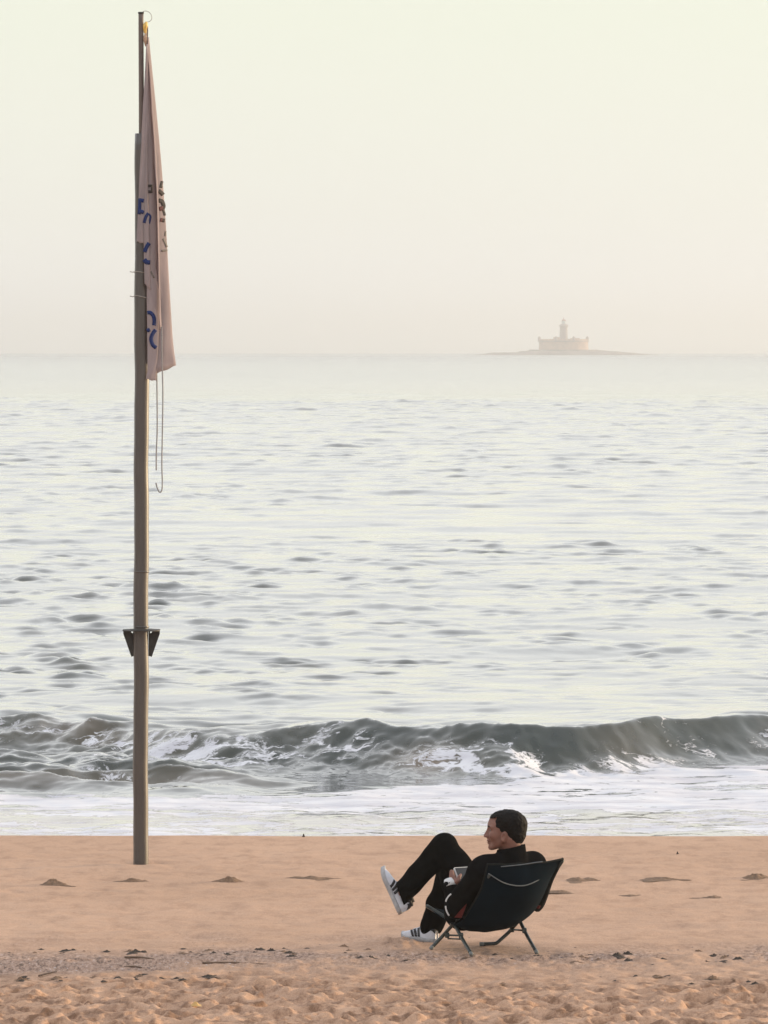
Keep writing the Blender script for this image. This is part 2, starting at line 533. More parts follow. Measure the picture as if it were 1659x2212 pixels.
# foam lace: ridges of warped noise, thresholded by the coverage attribute
warp = noise_node(N, L, 1.6, 3, 0.6, mapped(N, L, (0.8, 1.0, 1.0)))
vsc = mapped(N, L, (1.0, 1.6, 2.0))
va = N.new('ShaderNodeVectorMath'); va.operation = 'SCALE'; va.inputs['Scale'].default_value = 0.9
L.new(warp.outputs['Color'], va.inputs[0])
vb = N.new('ShaderNodeVectorMath'); vb.operation = 'ADD'
L.new(vsc, vb.inputs[0]); L.new(va.outputs[0], vb.inputs[1])
f1 = noise_node(N, L, 1.5, 6, 0.62, vb.outputs[0])
f2 = noise_node(N, L, 9.0, 5, 0.7, vb.outputs[0])
def math_node(op, a, b=None, c=None):
    n = N.new('ShaderNodeMath'); n.operation = op
    for i, v in enumerate((a, b, c)):
        if v is None: continue
        if isinstance(v, (int, float)): n.inputs[i].default_value = v
        else: L.new(v, n.inputs[i])
    return n.outputs[0]
rid = math_node('ABSOLUTE', math_node('SUBTRACT', f1.outputs[0], 0.5))          # 0 on the ridge lines
rid = math_node('SUBTRACT', 1.0, math_node('MULTIPLY', rid, 12.0))               # 1 on the lines, falling off
rid = math_node('ADD', rid, math_node('MULTIPLY', math_node('SUBTRACT', f2.outputs[0], 0.5), 1.5))
cov = math_node('MULTIPLY_ADD', fo.outputs['Fac'], 3.4, -2.0)
fm = math_node('ADD', rid, cov)
fmask = N.new('ShaderNodeMapRange'); fmask.interpolation_type = 'SMOOTHSTEP'
fmask.inputs['From Min'].default_value = 0.0; fmask.inputs['From Max'].default_value = 0.55
L.new(fm, fmask.inputs['Value'])
col2 = N.new('ShaderNodeMix'); col2.data_type = 'RGBA'
L.new(fmask.outputs[0], col2.inputs[0]); L.new(col.outputs[2], col2.inputs[6])
fcol = noise_node(N, L, 2.2, 5, 0.6, mapped(N, L, (0.35, 1.4, 1)))
fr = ramp_node(N, L, fcol.outputs[0], [(0.32, (0.56, 0.55, 0.59)), (0.62, (0.76, 0.76, 0.78))])
L.new(fr.outputs[0], col2.inputs[7])
L.new(col2.outputs[2], B.inputs['Base Color'])
rr = N.new('ShaderNodeMix'); rr.data_type = 'FLOAT'
L.new(fmask.outputs[0], rr.inputs[0]); L.new(ro.outputs['Fac'], rr.inputs[2]); rr.inputs[3].default_value = 0.7
L.new(rr.outputs[0], B.inputs['Roughness'])
B.inputs['IOR'].default_value = 1.34
ct = math_node('SUBTRACT', 1.0, fmask.outputs[0])
L.new(ct, B.inputs['Coat Weight'])
B.inputs['Coat IOR'].default_value = 1.34
L.new(ro.outputs['Fac'], B.inputs['Coat Roughness'])
rip = noise_node(N, L, 5.0, 4, 0.6, mapped(N, L, (0.7, 1.6, 1)))
hgt = math_node('ADD', math_node('MULTIPLY', rip.outputs[0], 0.4), math_node('MULTIPLY', fmask.outputs[0], 0.5))
bp = bump(N, L, B, hgt, 0.22, 0.02)
L.new(bp.outputs[0], B.inputs['Coat Normal'])

sea = mesh_obj('sea', np.stack([WX, WY, WZ], -1).reshape(-1, 3), grid_faces(len(wy), len(uc)), m_sea)
tag(sea, 'pale calm sea with a small dark breaker rolling in', kind='structure')
# foam cover
foam = np.zeros_like(WX)
foam += sw * (0.90 + 0.12 * fbm(WX * 0.4, WY * 0.5, 71, 3))                           # swash sheet
foam -= sw * 0.62 * np.clip(fbm(WX * 0.7, WY * 1.8, 72, 4) - 0.10, 0, 1)
for l0, amp_, sd_ in ((53.4, 0.55, 201), (51.75, 0.45, 202), (54.9, 0.30, 203)):
    ln_ = l0 + 0.45 * fbm(WX * 0.28, WX * 0, sd_, 4)
    foam -= sw * amp_ * np.exp(-((WY - ln_) / 0.10) ** 2) * np.clip(0.55 + 1.2 * fbm(WX * 1.7, WY * 0.6, sd_ + 7, 3), 0, 1)
mid_w = np.exp(-((WX + 0.3) / 1.9) ** 2)
foam += face * (0.39 + 0.02 * mid_w + 0.26 * fbm(WX * 0.7, WY * 1.1, 73, 3)) * (1 - sw)
foam += lefty * chop2 * (0.27 + 0.36 * fbm(WX * 0.6, WY * 0.9, 74, 3)) * (1 - sw)
crest = np.exp(-((q - 0.05) / 0.16) ** 2)
foam += 0.30 * crest * np.clip(fbm(WX * 0.9, WX * 0 + 2, 75, 3) + 0.1, 0, 1)
blob = np.exp(-((WX - 1.35) / 0.85) ** 2) * np.exp(-((q + 0.75) / 0.35) ** 2)
foam += 0.10 * blob
for px_, py_, wx_, wq_, am_ in ((955, 1650, .20, .30, .34), (1035, 1640, .07, .25, .36), (1115, 1640, .10, .22, .40), (1190, 1648, .30, .12, .30), (1060, 1598, .45, .07, .26),
                                (1425, 1635, .06, .30, .46), (1405, 1622, .10, .08, .40), (1480, 1603, .12, .06, .42), (700, 1600, .25, .30, .26), (590, 1590, .30, .25, .22), (330, 1650, .5, .12, .3), (90, 1560, .35, .08, .3), (1640, 1570, .10, .2, .36)):
    yq = (HW - 0.2) * FPX / (py_ - EYE_Y); xq = (px_ - 829.5) / FPX * yq
    foam += 0.62 * am_ * np.exp(-((WX - xq - 0.25 * (WY - yq)) / wx_) ** 2 - ((WY - yq) / wq_) ** 2)
foam *= (1 - sstep(1.0, 3.5, q) * 1.0)
smooth_right = sstep(2.2, 3.2, WX) * np.exp(-((q + 0.3) / 0.5) ** 2)
foam -= 0.06 * smooth_right
film = 1 - sstep(52.6, 54.0, WY + 0.5 * fbm(WX * 0.3, WX * 0, 210, 3))
foam -= sw * film * (0.30 + 0.25 * fbm(WX * 0.6, WY * 1.4, 211, 3))
silt = 0.95 * film + 0.55 * np.exp(-((WX - 0.45) / 0.32) ** 2) * np.exp(-((q + 0.75) / 0.35) ** 2)
silt += 0.30 * np.exp(-((q + 0.3) / 0.5) ** 2) * np.clip(fbm(WX * 0.5, WY * 0.4, 81, 2) + 0.15, 0, 1)
silt += 0.25 * lefty * np.exp(-((WY - 56.6) / 0.5) ** 2)
ruf = 0.05 + 0.13 * sstep(90, 900, WY) + 0.10 * sstep(700, 3000, WY)
for nm, arr in (('foam', foam), ('silt', silt), ('ruffle', ruf)):
    a_ = sea.data.attributes.new(nm, 'FLOAT', 'POINT')
    a_.data.foreach_set('value', np.clip(arr, 0, 1).astype(np.float32).ravel())
del WX, WY, H, open_h, foam, silt, UC, dyr, dxr

# ------------------------------------------------------------------ sea fort with lighthouse on its sandbank
FY = 3670.0
def fpx(px, py): return P(px, py, FY)
fz0 = SEA_Z - FY ** 2 / (2 * 6.371e6)
fc = fpx(1217.5, 766); fc.z = fz0
PXM = FY / FPX                              # metres per picture unit there
m_stone = simple_mat('fort_stone', (0.52, 0.36, 0.26), 0.9, 0, 0.25, 0.25, (1, 1, 1), 0.2, 0.3)
m_stone2 = simple_mat('fort_tower_stone', (0.38, 0.30, 0.26), 0.9, 0, 0.2, 0.4, (1, 1, 1), 0.2, 0.2)
m_bank = simple_mat('sandbank_rock', (0.30, 0.24, 0.20), 0.95, 0, 0.4, 0.08, (1, 1, 1), 0.4, 1.0)
m_lglass = simple_mat('lantern_glass', (0.55, 0.60, 0.60), 0.1, 0, 0.1, 1.0)
m_lroof = simple_mat('lantern_roof_red', (0.30, 0.10, 0.08), 0.6, 0, 0.2, 1.0)

bxs = np.linspace(-72, 74, 140); bys = np.linspace(-38, 38, 50)
BX, BY = np.meshgrid(bxs, bys)
env = np.clip(1 - (np.abs(BX) / 72) ** 4 - (BY / 37) ** 2, 0, 1)
pz = np.interp(BX / PXM, [-200, -165, -150, -110, -100, -98, -50, 60, 75, 110, 160, 200], [0.2, 1.0, 1.5, 1.5, 1.5, 2.2, 3.4, 3.4, 3.2, 2.4, 1.2, 0.2])
BZ = -1.0 + env ** 0.35 * (pz + 1.0 + 0.5 * fbm(BX * 0.12, BY * 0.12, 3, 3))
bank = mesh_obj('sandbank', np.stack([BX + fc.x, BY + FY, BZ + fz0], -1).reshape(-1, 3), grid_faces(50, 140), m_bank)
tag(bank, 'low rocky sandbank far out under the fort', kind='structure')

fort = empty('lighthouse_fort', (fc.x, FY, fz0 + 2.0))
tag(fort, 'round stone sea fort with a lighthouse tower, faint in the haze on the horizon', 'fort')
Rw = 54.0 * PXM
def fort_part(name, geo_, mat, parent=fort, smooth=False):
    return mesh_obj(name, geo_[0], geo_[1], mat, parent, smooth)
zw = (766 - 733) * PXM                        # wall top above sea
fcb = (fc.x, FY, fz0)
low = fort_part('lower_terrace', lathe_geo(fcb, [(Rw * 1.42, 0.5), (Rw * 1.40, 2.8), (Rw * 1.38, 3.6), (Rw * 0.9, 3.6)], 56), m_bank)
wall = fort_part('wall', lathe_geo(fcb, [(Rw * 1.0, 2.5), (Rw * 0.985, 6.0), (Rw * 0.98, zw - 0.9), (Rw * 0.98, zw - 0.3), (Rw * 0.7, zw - 0.3)], 64), m_stone)
fort_part('cornice', lathe_geo(fcb, [(Rw * 0.982, zw - 1.25), (Rw * 1.03, zw - 1.0), (Rw * 1.03, zw - 0.55), (Rw * 0.986, zw - 0.5)], 64), m_stone2, wall)
par = []
for k in range(48):
    a0, a1 = 2 * math.pi * k / 48, 2 * math.pi * (k + 0.72) / 48
    V = []
    for zz in (zw - 0.32, zw + 0.55):
        for rr_, aa in ((Rw * 0.985, a0), (Rw * 0.985, a1), (Rw * 0.93, a1), (Rw * 0.93, a0)):
            V.append((fc.x + rr_ * math.cos(aa), FY + rr_ * math.sin(aa), fz0 + zz))
    fort_part('merlon', (V, [(0, 1, 2, 3)[::-1], (4, 5, 6, 7), (0, 1, 5, 4), (1, 2, 6, 5), (2, 3, 7, 6), (3, 0, 4, 7)]), m_stone, wall)
for px_ in (1165, 1199.5, 1237.5, 1268):
    dx = (px_ - 1217.5) * PXM
    dy = -math.sqrt(max((Rw * 0.96) ** 2 - dx * dx, 0))
    c = (fc.x + dx, FY + dy, fz0 + zw - 0.2)
    t_ = fort_part('turret', lathe_geo(c, [(0.75, -1.2), (0.95, 0.0), (0.95, 1.5), (1.1, 1.6), (1.05, 1.8), (0.1, 2.6)], 14), m_stone2)
tw0 = zw - 0.3
ztop = (766 - 705) * PXM
tower = fort_part('tower', lathe_geo(fcb, [(3.0, tw0), (2.75, tw0 + 0.6), (2.45, ztop - 1.0), (2.45, ztop)], 28), m_stone2)
fort_part('gallery', lathe_geo(fcb, [(2.5, ztop + 0.002), (3.1, ztop + 0.5), (3.1, ztop + 0.9), (2.2, ztop + 1.6), (1.6, ztop + 2.0)], 28), m_stone2)
fort_part('lantern_room', lathe_geo(fcb, [(1.3, ztop + 2.003), (1.3, ztop + 3.9), (1.2, ztop + 3.9)], 16), m_lglass)
lr = fort_part('lantern_roof', lathe_geo(fcb, [(1.5, ztop + 3.903), (1.3, ztop + 4.4), (0.5, ztop + 5.2), (0.12, ztop + 5.5), (0.08, ztop + 6.4)], 16), m_lroof)
kh = box_geo((fc.x - 4.5, FY - 2, fz0 + zw + 0.6), 4.5, 4, 2.4)
fort_part('keeper_house', kh, m_stone)
kd = box_geo((fc.x + 7.5, FY + 3, fz0 + zw + 0.3), 6.0, 5, 1.8)
fort_part('store_house', kd, m_stone)
# ------------------------------------------------------------------ flagpole
PB = on_sand(303.5, 1867)
PY = PB.y
m_pole = simple_mat('pole_weathered', (0.046, 0.035, 0.028), 0.52, 0.0, 0.25, 5.0, (6, 6, 0.6), 0.04, 0.002, 0.7)
for _n in m_pole.node_tree.nodes:
    if _n.type == 'BSDF_PRINCIPLED':
        _n.inputs['Coat Weight'].default_value = 0.7; _n.inputs['Coat Roughness'].default_value = 0.30
m_pole_top = simple_mat('pole_upper_dark', (0.135, 0.105, 0.09), 0.55, 0.0, 0.2, 6.0, (6, 6, 0.6), 0.15, 0.002)
m_iron = simple_mat('bracket_iron', (0.035, 0.033, 0.030), 0.6, 0.2, 0.3, 25, (1, 1, 1), 0.2, 0.001)
m_wire = simple_mat('bare_wire', (0.33, 0.30, 0.27), 0.45, 0.6, 0.2, 40)
m_brass = simple_mat('yellow_clip', (0.75, 0.50, 0.14), 0.45, 0.1, 0.2, 60)
m_beige = simple_mat('beige_cord', (0.45, 0.30, 0.21), 0.8, 0.0, 0.2, 60)
pole = empty('flagpole', PB)
tag(pole, 'tall weathered metal flagpole standing in the sand, with a flared bracket low down', 'flagpole')
def pp(px, py, dy=0.0): return P(px, py, PY + dy)
# lower shaft: round tube with a sail-track rib and groove down the side that faces us
base_c = pp(303.5, 1890); top_c = pp(307.2, 288.5)
hw_b, hw_t = 16.4 / FPX * PY, 15.6 / FPX * PY
ang = []
for k in range(44):
    ang.append(2 * math.pi * k / 44)
def shaft_ring(c, r):
    out = []
    for a in ang:
        d = math.degrees(a) % 360                     # 270 faces the camera
        rr_ = r
        if 236 < d < 246: rr_ = r * 0.93              # groove
        elif 216 < d <= 236: rr_ = r * 1.02           # rib beside it
        out.append((c.x + rr_ * math.cos(a), c.y + rr_ * math.sin(a), c.z))
    return out
V, F = [], []
NR = 60
for i in range(NR + 1):
    t = i / NR
    c = base_c.lerp(top_c, t)
    c = Vector((c.x + 0.0022 * math.sin(t * 31) + 0.0012 * math.sin(t * 77), c.y, c.z))
    V += shaft_ring(c, (hw_b + (hw_t - hw_b) * t) * (1 + 0.008 * math.sin(t * 53)))
n = len(ang)
for i in range(NR):
    for k in range(n):
        k2 = (k + 1) % n
        F.append((i * n + k, i * n + k2, (i + 1) * n + k2, (i + 1) * n + k))
F.append(tuple(range(NR * n, NR * n + n)))
shaft = mesh_obj('shaft', V, F, m_pole, pole)
# thin upper mast
up_pts = [pp(305.5, 300), pp(305.3, 200), pp(304.8, 100), pp(304.6, 27.5)]
up = tube('upper_mast', catmull(up_pts, 5), [0.0172] * 16, m_pole_top, pole, 20)
tube('mast_cap', [pp(304.6, 29.5), pp(304.6, 26.0)], 0.0200, m_iron, up, 16)
# wire hoop at the masthead
hoop = [pp(308, 26), pp(313, 23.8), pp(320, 25.3), pp(326, 31), pp(328, 38), pp(326, 44), pp(321, 47), pp(316, 47.5)]
tube('masthead_hoop', catmull(hoop, 5), 0.0020, m_wire, pole, 6)
# wire bands with twisted ends
for y_b, tilt in ((588, 0.0), (641, 0.6)):
    c0 = pp(307, y_b)
    ring = [Vector((c0.x + 0.0515 * math.cos(a), c0.y + 0.0515 * math.sin(a), c0.z + 0.008 * math.cos(a) * -tilt + 0.004 * math.sin(a * 2))) for a in [2 * math.pi * k / 24 for k in range(25)]]
    b = tube('wire_band', ring, 0.0032, m_wire, pole, 6)
    e0 = Vector((c0.x - 0.050, c0.y - 0.012, c0.z + 0.003))
    tube('twisted_end', catmull([e0, e0 + Vector((-0.012, -0.006, -0.003)), e0 + Vector((-0.030, -0.002, 0.001))], 4), 0.0028, m_wire, b, 6)
for y_b in (1235, 1354):
    c0 = pp(305.6, y_b)
    rg = lathe_geo((c0.x, c0.y, c0.z), [(0.0500, -0.006), (0.0520, -0.003), (0.0520, 0.003), (0.0500, 0.006)], 36)
    mesh_obj('joint_ring', rg[0], rg[1], m_pole, pole)
# flared bracket: a thin flange carried on four gusset plates
bc = pp(305.6, 1361)
cxr = 40.0 / FPX * PY
rim = []
V, F = [], []
for k in range(48):
    a = 2 * math.pi * k / 48
    s = max(abs(math.cos(a)), abs(math.sin(a)))
    ro_ = min(cxr / s, cxr * 1.16)
    for r_, z_ in ((0.0500, 0.006), (ro_, 0.004), (ro_, -0.003), (0.0500, -0.003)):
        V.append((bc.x + r_ * math.cos(a), bc.y + r_ * math.sin(a), bc.z + z_ + 0.006 * (1 - r_ / cxr) ))
for k in range(48):
    k2 = (k + 1) % 48
    for j in range(4):
        j2 = (j + 1) % 4
        F.append((k * 4 + j, k2 * 4 + j, k2 * 4 + j2, k * 4 + j2))
flange = mesh_obj('bracket_flange', V, F, m_iron, pole, smooth=False)
hg = (1419 - 1361) / FPX * PY
for a in (0, math.pi / 2, math.pi, 3 * math.pi / 2):
    if abs(a - 3 * math.pi / 2) < 0.1: continue
    ca, sa = math.cos(a), math.sin(a)
    prof = [(0.0462, -hg * 0.97), (0.068, -hg), (cxr * 0.99, -0.004 - 0.02), (cxr * 0.985, -0.0035), (0.074, -0.0035), (0.066, -0.018), (0.057, -0.022), (0.056, -0.0035), (0.0462, -0.0035)]
    V = []
    for th in (-0.004, 0.004):
        for r_, z_ in prof:
            V.append((bc.x + r_ * ca - th * sa, bc.y + r_ * sa + th * ca + (0.012 if a in (0, math.pi) else 0), bc.z + z_))
    k = len(prof)
    F = [tuple(range(k))[::-1], tuple(range(k, 2 * k))] + [(i, (i + 1) % k, k + (i + 1) % k, k + i) for i in range(k)]
    mesh_obj('gusset_plate', V, F, m_iron, pole, smooth=False)

# ------------------------------------------------------------------ the drooping flag
m_cloth, N, L, B = new_mat('flag_cloth')
N.remove(B)
out = [n_ for n_ in N if n_.type == 'OUTPUT_MATERIAL'][0]
nz = noise_node(N, L, 3.0, 4, 0.6, mapped(N, L, (6, 6, 1.2)))
rc = ramp_node(N, L, nz.outputs[0], [(0.3, (0.54, 0.47, 0.475)), (0.7, (0.65, 0.575, 0.58))])
df = N.new('ShaderNodeBsdfDiffuse'); tr = N.new('ShaderNodeBsdfTranslucent'); ms = N.new('ShaderNodeMixShader')
ms.inputs[0].default_value = 0.6
L.new(rc.outputs[0], df.inputs['Color']); L.new(rc.outputs[0], tr.inputs['Color'])
weave = noise_node(N, L, 90, 3, 0.6, mapped(N, L, (1, 1, 0.15)))
bpn = N.new('ShaderNodeBump'); bpn.inputs['Strength'].default_value = 0.25; bpn.inputs['Distance'].default_value = 0.004
L.new(weave.outputs[0], bpn.inputs['Height'])
L.new(bpn.outputs[0], df.inputs['Normal'])
L.new(df.outputs[0], ms.inputs[1]); L.new(tr.outputs[0], ms.inputs[2])
L.new(ms.outputs[0], out.inputs['Surface'])
m_blue = simple_mat('flag_print_blue', (0.008, 0.024, 0.115), 0.85, 0, 0.2, 20, bumps=0)
m_black = simple_mat('flag_print_black', (0.026, 0.021, 0.020), 0.85, 0, 0.2, 20, bumps=0)
m_grey = simple_mat('flag_print_grey', (0.16, 0.145, 0.13), 0.85, 0, 0.2, 20, bumps=0)
m_dred = simple_mat('flag_print_dark_red', (0.075, 0.018, 0.018), 0.85, 0, 0.2, 20, bumps=0)

flag = empty('flag', pp(318, 70))
tag(flag, 'limp off-white flag with blue and black lettering hanging in folds from the flagpole', 'flag')
a1 = lambda cx, cy: (266.8 + cx * .10964, 363.8 + cy * .10964)
a2 = lambda cx, cy: (266.8 + cx * .10964, 606.4 + cy * .10964)
# each fold: left edge, right edge (picture positions), and its depth relative to the pole at left and right
FOLDS = {
 'left_flap':  dict(l=[(316, 95), (313, 160), (308.8, 230), (304, 326), (301, 384), (299.5, 430), (297.8, 462), (296, 500), (295, 522)],
                    r=[(318, 95), (318, 160), (316.5, 230), (314, 326), (312, 390), (311.3, 430), (311, 462), (310.4, 500), (310, 526.5)], d=(-.058, -.078)),
 'front_flap': dict(l=[(317, 95), (317, 160), (315.5, 230), (313, 326), (311, 397), (311, 462), (310.5, 526), (311.2, 572), (312.3, 613)],
                    r=[(319, 95), (319.5, 160), (319.5, 230), (319, 326), (319.5, 390), (321, 451), (322.7, 517), (324, 583), (325, 627)], d=(-.076, -.056)),
 'inner_fold': dict(l=[(318, 95), (319.5, 150), (320, 230), (320, 326), (320.5, 384), (321.5, 451), (323, 517), (324, 583), (325, 640)],
                    r=[(319, 95), (321.5, 150), (326, 230), (333, 310), (334, 364), (338, 419), (341, 517), (342.5, 606), (344, 690)], d=(-.048, -.012)),
 'lower_panel': dict(l=[(318, 95), (318, 240), (318, 400), (318, 560), (316.9, 623), (317.8, 716), (318.4, 793), (316.6, 809), (315.2, 819)],
                     r=[(320, 95), (326, 240), (333, 400), (337, 560), (344, 623), (343, 716), (341, 770), (339, 800), (337.5, 823)], d=(-.053, -.030)),
 'bright_fold': dict(l=[(319, 110), (323, 160), (328, 230), (333, 310), (335, 364), (338.5, 419), (341, 517), (343, 640), (345, 710)],
                     r=[(320, 110), (326, 160), (331.5, 230), (336.5, 310), (339, 364), (341.6, 408), (344, 517), (346.3, 639), (349.2, 712)], d=(-.062, -.030)),
 'outer_panel': dict(l=[(319, 80), (322, 130), (329, 230), (335, 326), (338, 390), (341.5, 480), (343, 600), (342, 720), (338.6, 807)],
                     r=[(321.5, 80), (327, 134), (337, 232), (346, 326), (351.5, 391), (358.6, 490), (364.8, 600), (373, 730), (380.3, 790)], d=(-.030, .030)),
 'back_panel':  dict(l=[(318, 80), (318, 130), (319, 230), (321, 326), (324, 390), (328, 480), (334, 590), (338.5, 700), (341, 776)],
                     r=[(321, 80), (326, 134), (335.5, 232), (344, 326), (350, 391), (357, 490), (362, 600), (370, 720), (375.5, 784)], d=(-.008, .050)),
 'shadow_fold': dict(l=[(338, 440), (341, 490), (343, 540), (345, 600), (346.5, 640), (347.5, 665), (348, 680), (348.6, 692), (349, 701)],
                     r=[(342, 440), (346, 490), (350, 540), (353.5, 600), (355, 640), (357, 665), (358.6, 680), (360, 692), (360.6, 697)], d=(-.004, .012)),
}
def lerp_curve(pts, t):
    f = t * (len(pts) - 1); i = min(int(f), len(pts) - 2); f -= i
    return pts[i][0] * (1 - f) + pts[i + 1][0] * f, pts[i][1] * (1 - f) + pts[i + 1][1] * f
def fold_depth(spec, s, t):
    d0, d1 = spec['d']
    grow = min(1.0, 0.25 + 1.2 * t)
    return (d0 + (d1 - d0) * s) * (0.55 + 0.45 * grow) - 0.007 * math.sin(math.pi * s) * grow + 0.003 * math.sin(t * 17 + s * 5) * grow
fold_objs = {}
for nm, sp in FOLDS.items():
    V, F = [], []
    NT, NS = 44, 7
    cl = [(x, y) for x, y in sp['l']]; cr_ = [(x, y) for x, y in sp['r']]
    cl = [(v.x, v.y) for v in catmull([Vector((x, y, 0)) for x, y in cl], 5)]
    cr_ = [(v.x, v.y) for v in catmull([Vector((x, y, 0)) for x, y in cr_], 5)]
    sp['lc'], sp['rc'] = cl, cr_
    for i in range(NT + 1):
        t = i / NT
        (xl, yl), (xr, yr) = lerp_curve(cl, t), lerp_curve(cr_, t)
        for k in range(NS + 1):
            s = k / NS
            wob = 1.2 * math.sin(s * 9 + t * 3) * (t > 0.97)
            V.append(pp(xl + (xr - xl) * s, yl + (yr - yl) * s + wob, fold_depth(sp, s, t)))
    for i in range(NT):
        for k in range(NS):
            a = i * (NS + 1) + k
            F.append((a, a + NS + 1, a + NS + 2, a + 1))
    # cloth has a little thickness
    o = mesh_obj('cloth_fold', V, F, m_cloth, flag)
    md = o.modifiers.new('thick', 'SOLIDIFY'); md.thickness = 0.0012; md.offset = 0
    fold_objs[nm] = o

def fold_point(nm, x, y, lift=0.004):
    sp = FOLDS[nm]
    lo, hi = 0.0, 1.0
    for _ in range(30):
        t = (lo + hi) / 2
        (xl, yl), (xr, yr) = lerp_curve(sp['lc'], t), lerp_curve(sp['rc'], t)
        s = min(max((x - xl) / max(xr - xl, 0.01), -0.05), 1.05)
        if yl + (yr - yl) * s < y: lo = t
        else: hi = t
    return pp(x, y, fold_depth(sp, s, t) - lift)

def stroke(nm, pts, w, mat):
    """a flat printed stroke lying on one fold; pts and width in picture units"""
    P2 = [Vector((x, y, 0)) for x, y in pts]
    P2 = catmull(P2, 4) if len(P2) > 2 else [P2[0].lerp(P2[1], i / 4) for i in range(5)]
    V, F = [], []
    for i, p in enumerate(P2):
        t = (P2[min(i + 1, len(P2) - 1)] - P2[max(i - 1, 0)]).normalized()
        nrm = Vector((-t.y, t.x, 0))
        for s in (-1, 0, 1):
            qv = p + nrm * (s * w / 2)
            V.append(fold_point(nm, qv.x, qv.y))
    for i in range(len(P2) - 1):
        for k in range(2):
            a = i * 3 + k
            F.append((a, a + 1, a + 4, a + 3))
    o = mesh_obj('letter', V, F, mat, fold_objs[nm])
    md = o.modifiers.new('thick', 'SOLIDIFY'); md.thickness = 0.0010; md.offset = 0
k_ = .10964
for nm, f, pts, w, mt in [
    ('left_flap', a1, [(322, 590), (318, 740), (305, 905)], 50, m_blue),
    ('left_flap', a1, [(322, 625), (400, 640)], 62, m_blue),
    ('left_flap', a1, [(315, 835), (400, 870)], 60, m_blue),
    ('front_flap', a1, [(490, 880), (440, 960), (405, 1075)], 48, m_blue),
    ('inner_fold', a1, [(490, 890), (530, 940), (525, 1000), (505, 1090)], 30, m_blue),
    ('inner_fold', a1, [(488, 345), (550, 345)], 46, m_black),
    ('inner_fold', a1, [(488, 460), (550, 460)], 46, m_black),
    ('inner_fold', a1, [(556, 320), (556, 480)], 26, m_black),
    ('front_flap', a1, [(508, 1470), (455, 1550), (415, 1650)], 64, m_blue),
    ('front_flap', a1, [(408, 1790), (450, 1845), (525, 1850)], 72, m_blue),
    ('lower_panel', a1, [(540, 2030), (600, 2160)], 24, m_grey),
    ('outer_panel', a1, [(762, 250), (735, 355)], 40, m_black),
    ('outer_panel', a1, [(715, 355), (768, 372)], 34, m_black),
    ('outer_panel', a1, [(690, 440), (745, 480), (782, 525)], 66, m_black),
    ('outer_panel', a1, [(692, 630), (760, 650), (790, 740), (770, 790)], 66, m_black),
    ('outer_panel', a1, [(705, 800), (785, 780)], 70, m_dred),
    ('outer_panel', a1, [(770, 800), (800, 870), (815, 930)], 38, m_black),
    ('outer_panel', a1, [(725, 1010), (770, 1020)], 62, m_dred),
    ('outer_panel', a1, [(765, 1020), (812, 1030)], 64, m_black),
    ('outer_panel', a1, [(832, 1240), (822, 1330)], 26, m_grey),
    ('outer_panel', a1, [(782, 1385), (820, 1460), (856, 1550)], 32, m_grey),
    ('outer_panel', a1, [(745, 1625), (866, 1612)], 32, m_grey),
    ('lower_panel', a2, [(466, 630), (530, 630), (592, 700), (608, 800), (600, 880)], 60, m_blue),
    ('lower_panel', a2, [(460, 990), (520, 960)], 62, m_blue),
    ('lower_panel', a2, [(632, 965), (575, 1050), (545, 1150), (575, 1260), (645, 1325)], 62, m_blue),
]:
    stroke(nm, [f(*p_) for p_ in pts], w * k_ * 1.22, mt)
# toggle and snap hooks at the hoist
tube('snap_clip', catmull([pp(316.5, 47, -.012), pp(314.2, 55, -.016), pp(313.2, 63, -.014), pp(313.8, 72, -.012)], 4), [.006, .010, .013, .015, .016, .016, .015, .014, .012, .011, .010, .009, .008][:13], m_brass, flag, 10)
tube('hoist_toggle', catmull([pp(314.5, 72, -.014), pp(313.4, 82, -.018), pp(314, 92, -.016), pp(315.5, 100, -.012)], 4), [.006, .007, .009, .011, .012, .012, .011, .010, .009, .008, .007, .006, .006], m_beige, flag, 10)
tube('hoist_cord', catmull([pp(317.6, 50, -.004), pp(318.4, 66, -.002), pp(318, 84, 0), pp(318.6, 104, .002), pp(318.4, 130, .004)], 4), .0055, m_pole_top, flag, 8)

# ------------------------------------------------------------------ loose halyard below the flag
m_rope = simple_mat('halyard_rope', (0.30, 0.29, 0.29), 0.85, 0, 0.25, 120, (1, 1, 0.3), 0.4, 0.001)
rope = empty('halyard_rope', pp(345, 800))
tag(rope, 'thin grey rope hanging in a long loop below the limp flag', 'rope')
rA = [pp(338.5, 800, -.02), pp(339.3, 860, -.02), pp(339.5, 930, -.02), pp(337.8, 975, -.022), pp(337.5, 1016, -.022)]
rB = [pp(349.5, 706, -.046), pp(350, 770, -.046), pp(351.8, 850, -.04), pp(350.8, 930, -.04), pp(349.6, 1000, -.04), pp(350.6, 1040, -.04), pp(349.4, 1059, -.04), pp(344.5, 1063, -.036), pp(339.8, 1054, -.03), pp(336.8, 1043, -.024)]
tube('rope_strand', catmull(rA, 8), .0046, m_rope, rope, 8)
tube('rope_strand', catmull(rB, 8), .0046, m_rope, rope, 8)
